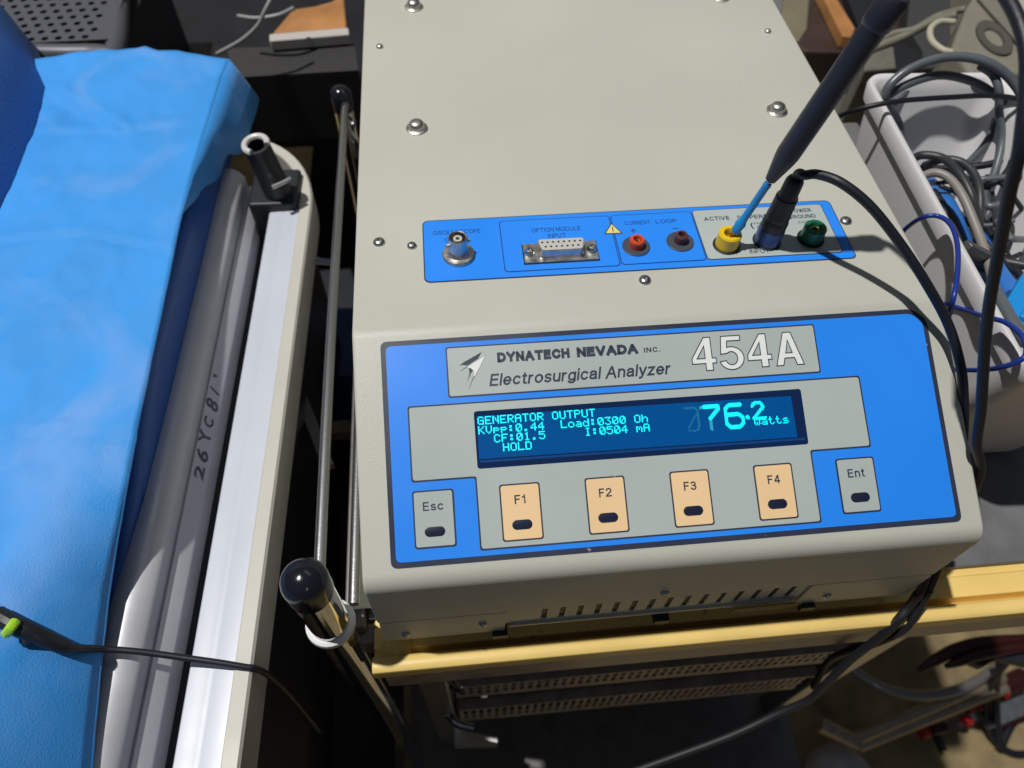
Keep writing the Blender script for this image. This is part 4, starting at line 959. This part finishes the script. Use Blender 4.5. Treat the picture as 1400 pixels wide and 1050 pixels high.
# face with real holes: a grid of tiles with square-round holes
b = B(); fz = -.08
p00 = at(-40, 66, fz); p10 = at(128, 66, fz); p01 = at(-40, -60, fz)
ax_ = Vector((1, .03, 0)).normalized(); ay_ = Vector((-.03, 1, 0)).normalized(); ext_x = (p10 - p00).length; NXh = 9; 
cs = ext_x / 9.2; NYh = 8
for i in range(NXh):
    for j in range(NYh):
        o_ = p00 + ax_ * (i * cs + (.5 * cs if j % 2 else 0) - .3 * cs) + ay_ * (j * cs + .35 * cs)
        sq = [(0, 0), (cs, 0), (cs, cs), (0, cs)]; k_ = 12; rr = cs * .27
        outer = []; inner = []
        for t in range(k_):
            a = 2 * math.pi * t / k_ + math.pi / 4; c_, s_ = math.cos(a), math.sin(a); m_ = max(abs(c_), abs(s_))
            outer.append(o_ + ax_ * (cs / 2 + cs / 2 * c_ / m_) + ay_ * (cs / 2 + cs / 2 * s_ / m_)); inner.append(o_ + ax_ * (cs / 2 + rr * c_) + ay_ * (cs / 2 + rr * s_))
        low = [p + Vector((0, 0, -.003)) for p in inner]
        b.add(outer + inner + low, [(t, (t + 1) % k_, k_ + (t + 1) % k_, k_ + t) for t in range(k_)] + [(k_ + t, k_ + (t + 1) % k_, 2 * k_ + (t + 1) % k_, 2 * k_ + t) for t in range(k_)])
for j in range(NYh):
    sx_ = (9 + (.5 if j % 2 else 0) - .3) * cs; o_ = p00 + ay_ * (j * cs + .35 * cs)
    b.add([o_ + ax_ * sx_, o_ + ax_ * (10.1 * cs), o_ + ax_ * (10.1 * cs) + ay_ * cs, o_ + ax_ * sx_ + ay_ * cs], [(0, 1, 2, 3)])
PM = mat('dull_perforated_metal', (.12, .125, .15), .4, metal=.4)
obj('perforated_lid', b, PM, PX, ang=0)
e0 = p00 + ax_ * (-.6 * cs) + ay_ * (-.35 * cs); e1 = p00 + ax_ * (10.3 * cs) + ay_ * (-.35 * cs)
b = B(); b.tube([e0 + ay_ * .012 + Vector((0, 0, -.008)), e1 + ay_ * .0 + ax_ * -.02 + Vector((0, 0, -.008)), e1 + ay_ * .012 + Vector((0, 0, -.008)), e1 + ay_ * .2 + ax_ * -.03 + Vector((0, 0, -.008))], .0085, 12, 5); obj('box_edge', b, PM, PX)
b = B(); b.prism([(v.x, v.y) for v in (e0, e1, e1 + ay_ * .2, e0 + ay_ * .2)], lambda x, y, z: Vector((x, y, z)), -.199, fz - .02); obj('box_body', b, DARKPL, PX, ang=0)
# orange wooden box on a pale strip
q = [at(u, v, -.12) for u, v in ((372, 45), (474, 38), (470, -8), (452, 2), (430, 8), (400, 12))]
b = B(); b.prism([(p.x, p.y) for p in q], lambda x, y, z: Vector((x, y, z)), -.128, -.12); tag(obj('wooden_slab', b, WOOD, ang=0, bevel=.002), 'orange brown wooden slab behind the analyzer\'s left edge', 'slab')
b = B(); b.bar(at(370, 58, -.120), at(478, 49, -.120), .012, .010); tag(obj('pale_batten', b, mat('pale_batten', (.5, .46, .43), .6), bevel=.001), 'pale batten along the near edge of the wooden slab', 'batten')
q = [at(u, v, -.127) for u, v in ((310, 66), (484, 60), (490, 96), (320, 106))]
b = B(); b.prism([(p.x, p.y) for p in q], lambda x, y, z: Vector((x, y, z)), -.199, -.127); tag(obj('grey_ledge', b, mat('dim_grey_board', (.032, .031, .032), .6), ang=0), 'dim grey ledge in front of the pale batten', 'ledge')
cable('thin_wire', [(296, 74, -.1), (330, 55, -.09), (352, 35, -.08), (362, 15, -.07), (375, -10, -.06)], .0018, mat('grey_wire', (.25, .25, .26), .4), 'thin grey wire curving up from the drape\'s far corner', 'wire', None)
cable('thin_wire', [(325, 22, -.09), (350, 25, -.09), (380, 21, -.088), (402, 11, -.086)], .002, mat('grey_wire', (.25, .25, .26), .4), 'short pale wire end lying beside the wooden slab', 'wire', None)
# right background
b = B(); b.box((.10, .40, -.26), (1.6, 1.6, -.22)); tag(obj('side_bench', b, mat('grey_brown_bench', (.12, .11, .09), .6, var=.2, vscale=15)), 'grey brown bench top behind the white bin', 'bench')
zz = -.2


def slab(name, px, z0, z1, m, label, cat, bev=.002):
    q = [at(u, v, z1) for u, v in px]; b = B(); b.prism([(p.x, p.y) for p in q], lambda x, y, z: Vector((x, y, z)), z0, z1)
    return tag(obj(name, b, m, ang=0, bevel=bev), label, cat)


slab('grey_sheet', ((1030, -60), (1085, -60), (1073, 30), (1060, 40), (1035, 20)), -.22, -.20, GREYV, 'grey sheet beside the analyzer\'s far right corner', 'sheet')
slab('tan_board', ((1078, -60), (1125, -60), (1116, 8), (1105, 38), (1096, 58), (1066, 40)), -.22, -.195, TANV, 'tan curved board between grey sheet and brown case', 'board')
slab('brown_case', ((1118, -60), (1230, -60), (1230, 55), (1195, 72), (1102, 70), (1088, 60), (1100, 42), (1112, 22)), -.22, -.17, BROWN, 'dark brown case behind the probe handle', 'case')
slab('orange_lath', ((1118, -20), (1134, -20), (1170, 38), (1165, 50), (1152, 48)), -.17, -.155, WOOD, 'orange wooden lath leaning on the brown case', 'lath')
slab('black_box', ((1145, -40), (1210, -40), (1190, 50), (1176, 40)), -.17, -.158, DARKPL, 'black box between the orange lath and probe handle', 'box')
SP = thing('speaker_box', 'warm grey box with an oval recess behind the bin', 'box', at(1370, 60, -.2))
c = [at(u, v, -.06) for u, v in ((1302, 62), (1326, 100), (1420, 100), (1450, 40), (1345, -25), (1322, 8))]
b = B(); b.prism([(p.x, p.y) for p in c], lambda x, y, z: Vector((x, y, z)), -.2195, -.06); obj('box_casing', b, SPK, SP, ang=0, bevel=.004)
ctr = at(1359, 52, -.059)
b = B(); xv = (at(1380, 74, -.059) - ctr); yv = (at(1374, 42, -.059) - ctr) * .95
rings = [[ctr + (xv * math.cos(a) + yv * math.sin(a)) * k_ + Vector((0, 0, h_)) for a in [2 * math.pi * t / 32 for t in range(32)]] for k_, h_ in ((1.0, -.0008), (1.0, .0012), (.55, .0012), (.5, -.0008))]
b.loft(rings, cap=False); obj('oval_ring', b, SPKD, SP)
b = B(); b.bar(at(1352, -18, -.05), at(1412, 48, -.05), .018, .02); obj('pale_edge', b, mat('pale_grey_edge', (.4, .38, .33), .6), SP, bevel=.004)
cable('pale_cable', [(1308, 20, -.1), (1270, 32, -.12), (1235, 50, -.14), (1205, 62, -.15), (1180, 72, -.16)], .004, mat('olive_cord', (.18, .17, .13), .6), 'olive grey cord slanting behind the probe handle', 'cord', 'cords behind the bin')
cable('pale_cable', [(1320, 12, -.1), (1282, 22, -.12), (1250, 40, -.13), (1222, 46, -.14), (1190, 62, -.15)], .003, MATS['olive_cord'], 'thinner olive cord crossing above the slanting one', 'cord', 'cords behind the bin')
cable('pale_cable', [(1305, 30, -.08), (1285, 30, -.08), (1272, 40, -.08), (1274, 56, -.08), (1288, 68, -.08), (1302, 72, -.08)], .0026, mat('cream_cord', (.45, .42, .33), .5), 'cream cord bent in a C beside the grey box', 'cord', 'cords behind the bin')
for i, (px, m) in enumerate(((((1225, 52), (1262, 75), (1258, 96), (1215, 96)), DARKPL), (((1245, -10), (1300, -10), (1300, 60), (1262, 68), (1240, 35)), mat('slate_grey', (.05, .05, .052), .6)), (((1180, 75), (1222, 62), (1226, 92), (1182, 96)), mat('grey_felt', (.14, .135, .11), .8, var=.2, vscale=90)), (((1262, 66), (1308, 58), (1322, 92), (1262, 92)), MATS['slate_grey']))):
    slab(('black_case', 'slate_case', 'felt_pad', 'slate_case')[i], px, -.22, (-.16, -.18, -.15, -.17)[i], m, ('small black case behind the bin\'s far rim', 'slate grey case under the olive cords', 'grey felt pad behind the bin corner', 'slate grey case below the cream cord')[i], ('case', 'case', 'pad', 'case')[i])
b = B(); b.box((-4, 2.4, -1.0), (4, 2.5, 1.8)); struct(obj('back_wall', b, mat('dim_wall', (.25, .24, .22), .8), ang=0))

# ------------------------------------------------------------------ lift the whole place so that the floor is z = 0
for o in list(SC.objects):
    if o.parent is None and o.type in ('MESH', 'EMPTY'):
        o.location.z += UP
    if 'org' in o: del o['org']
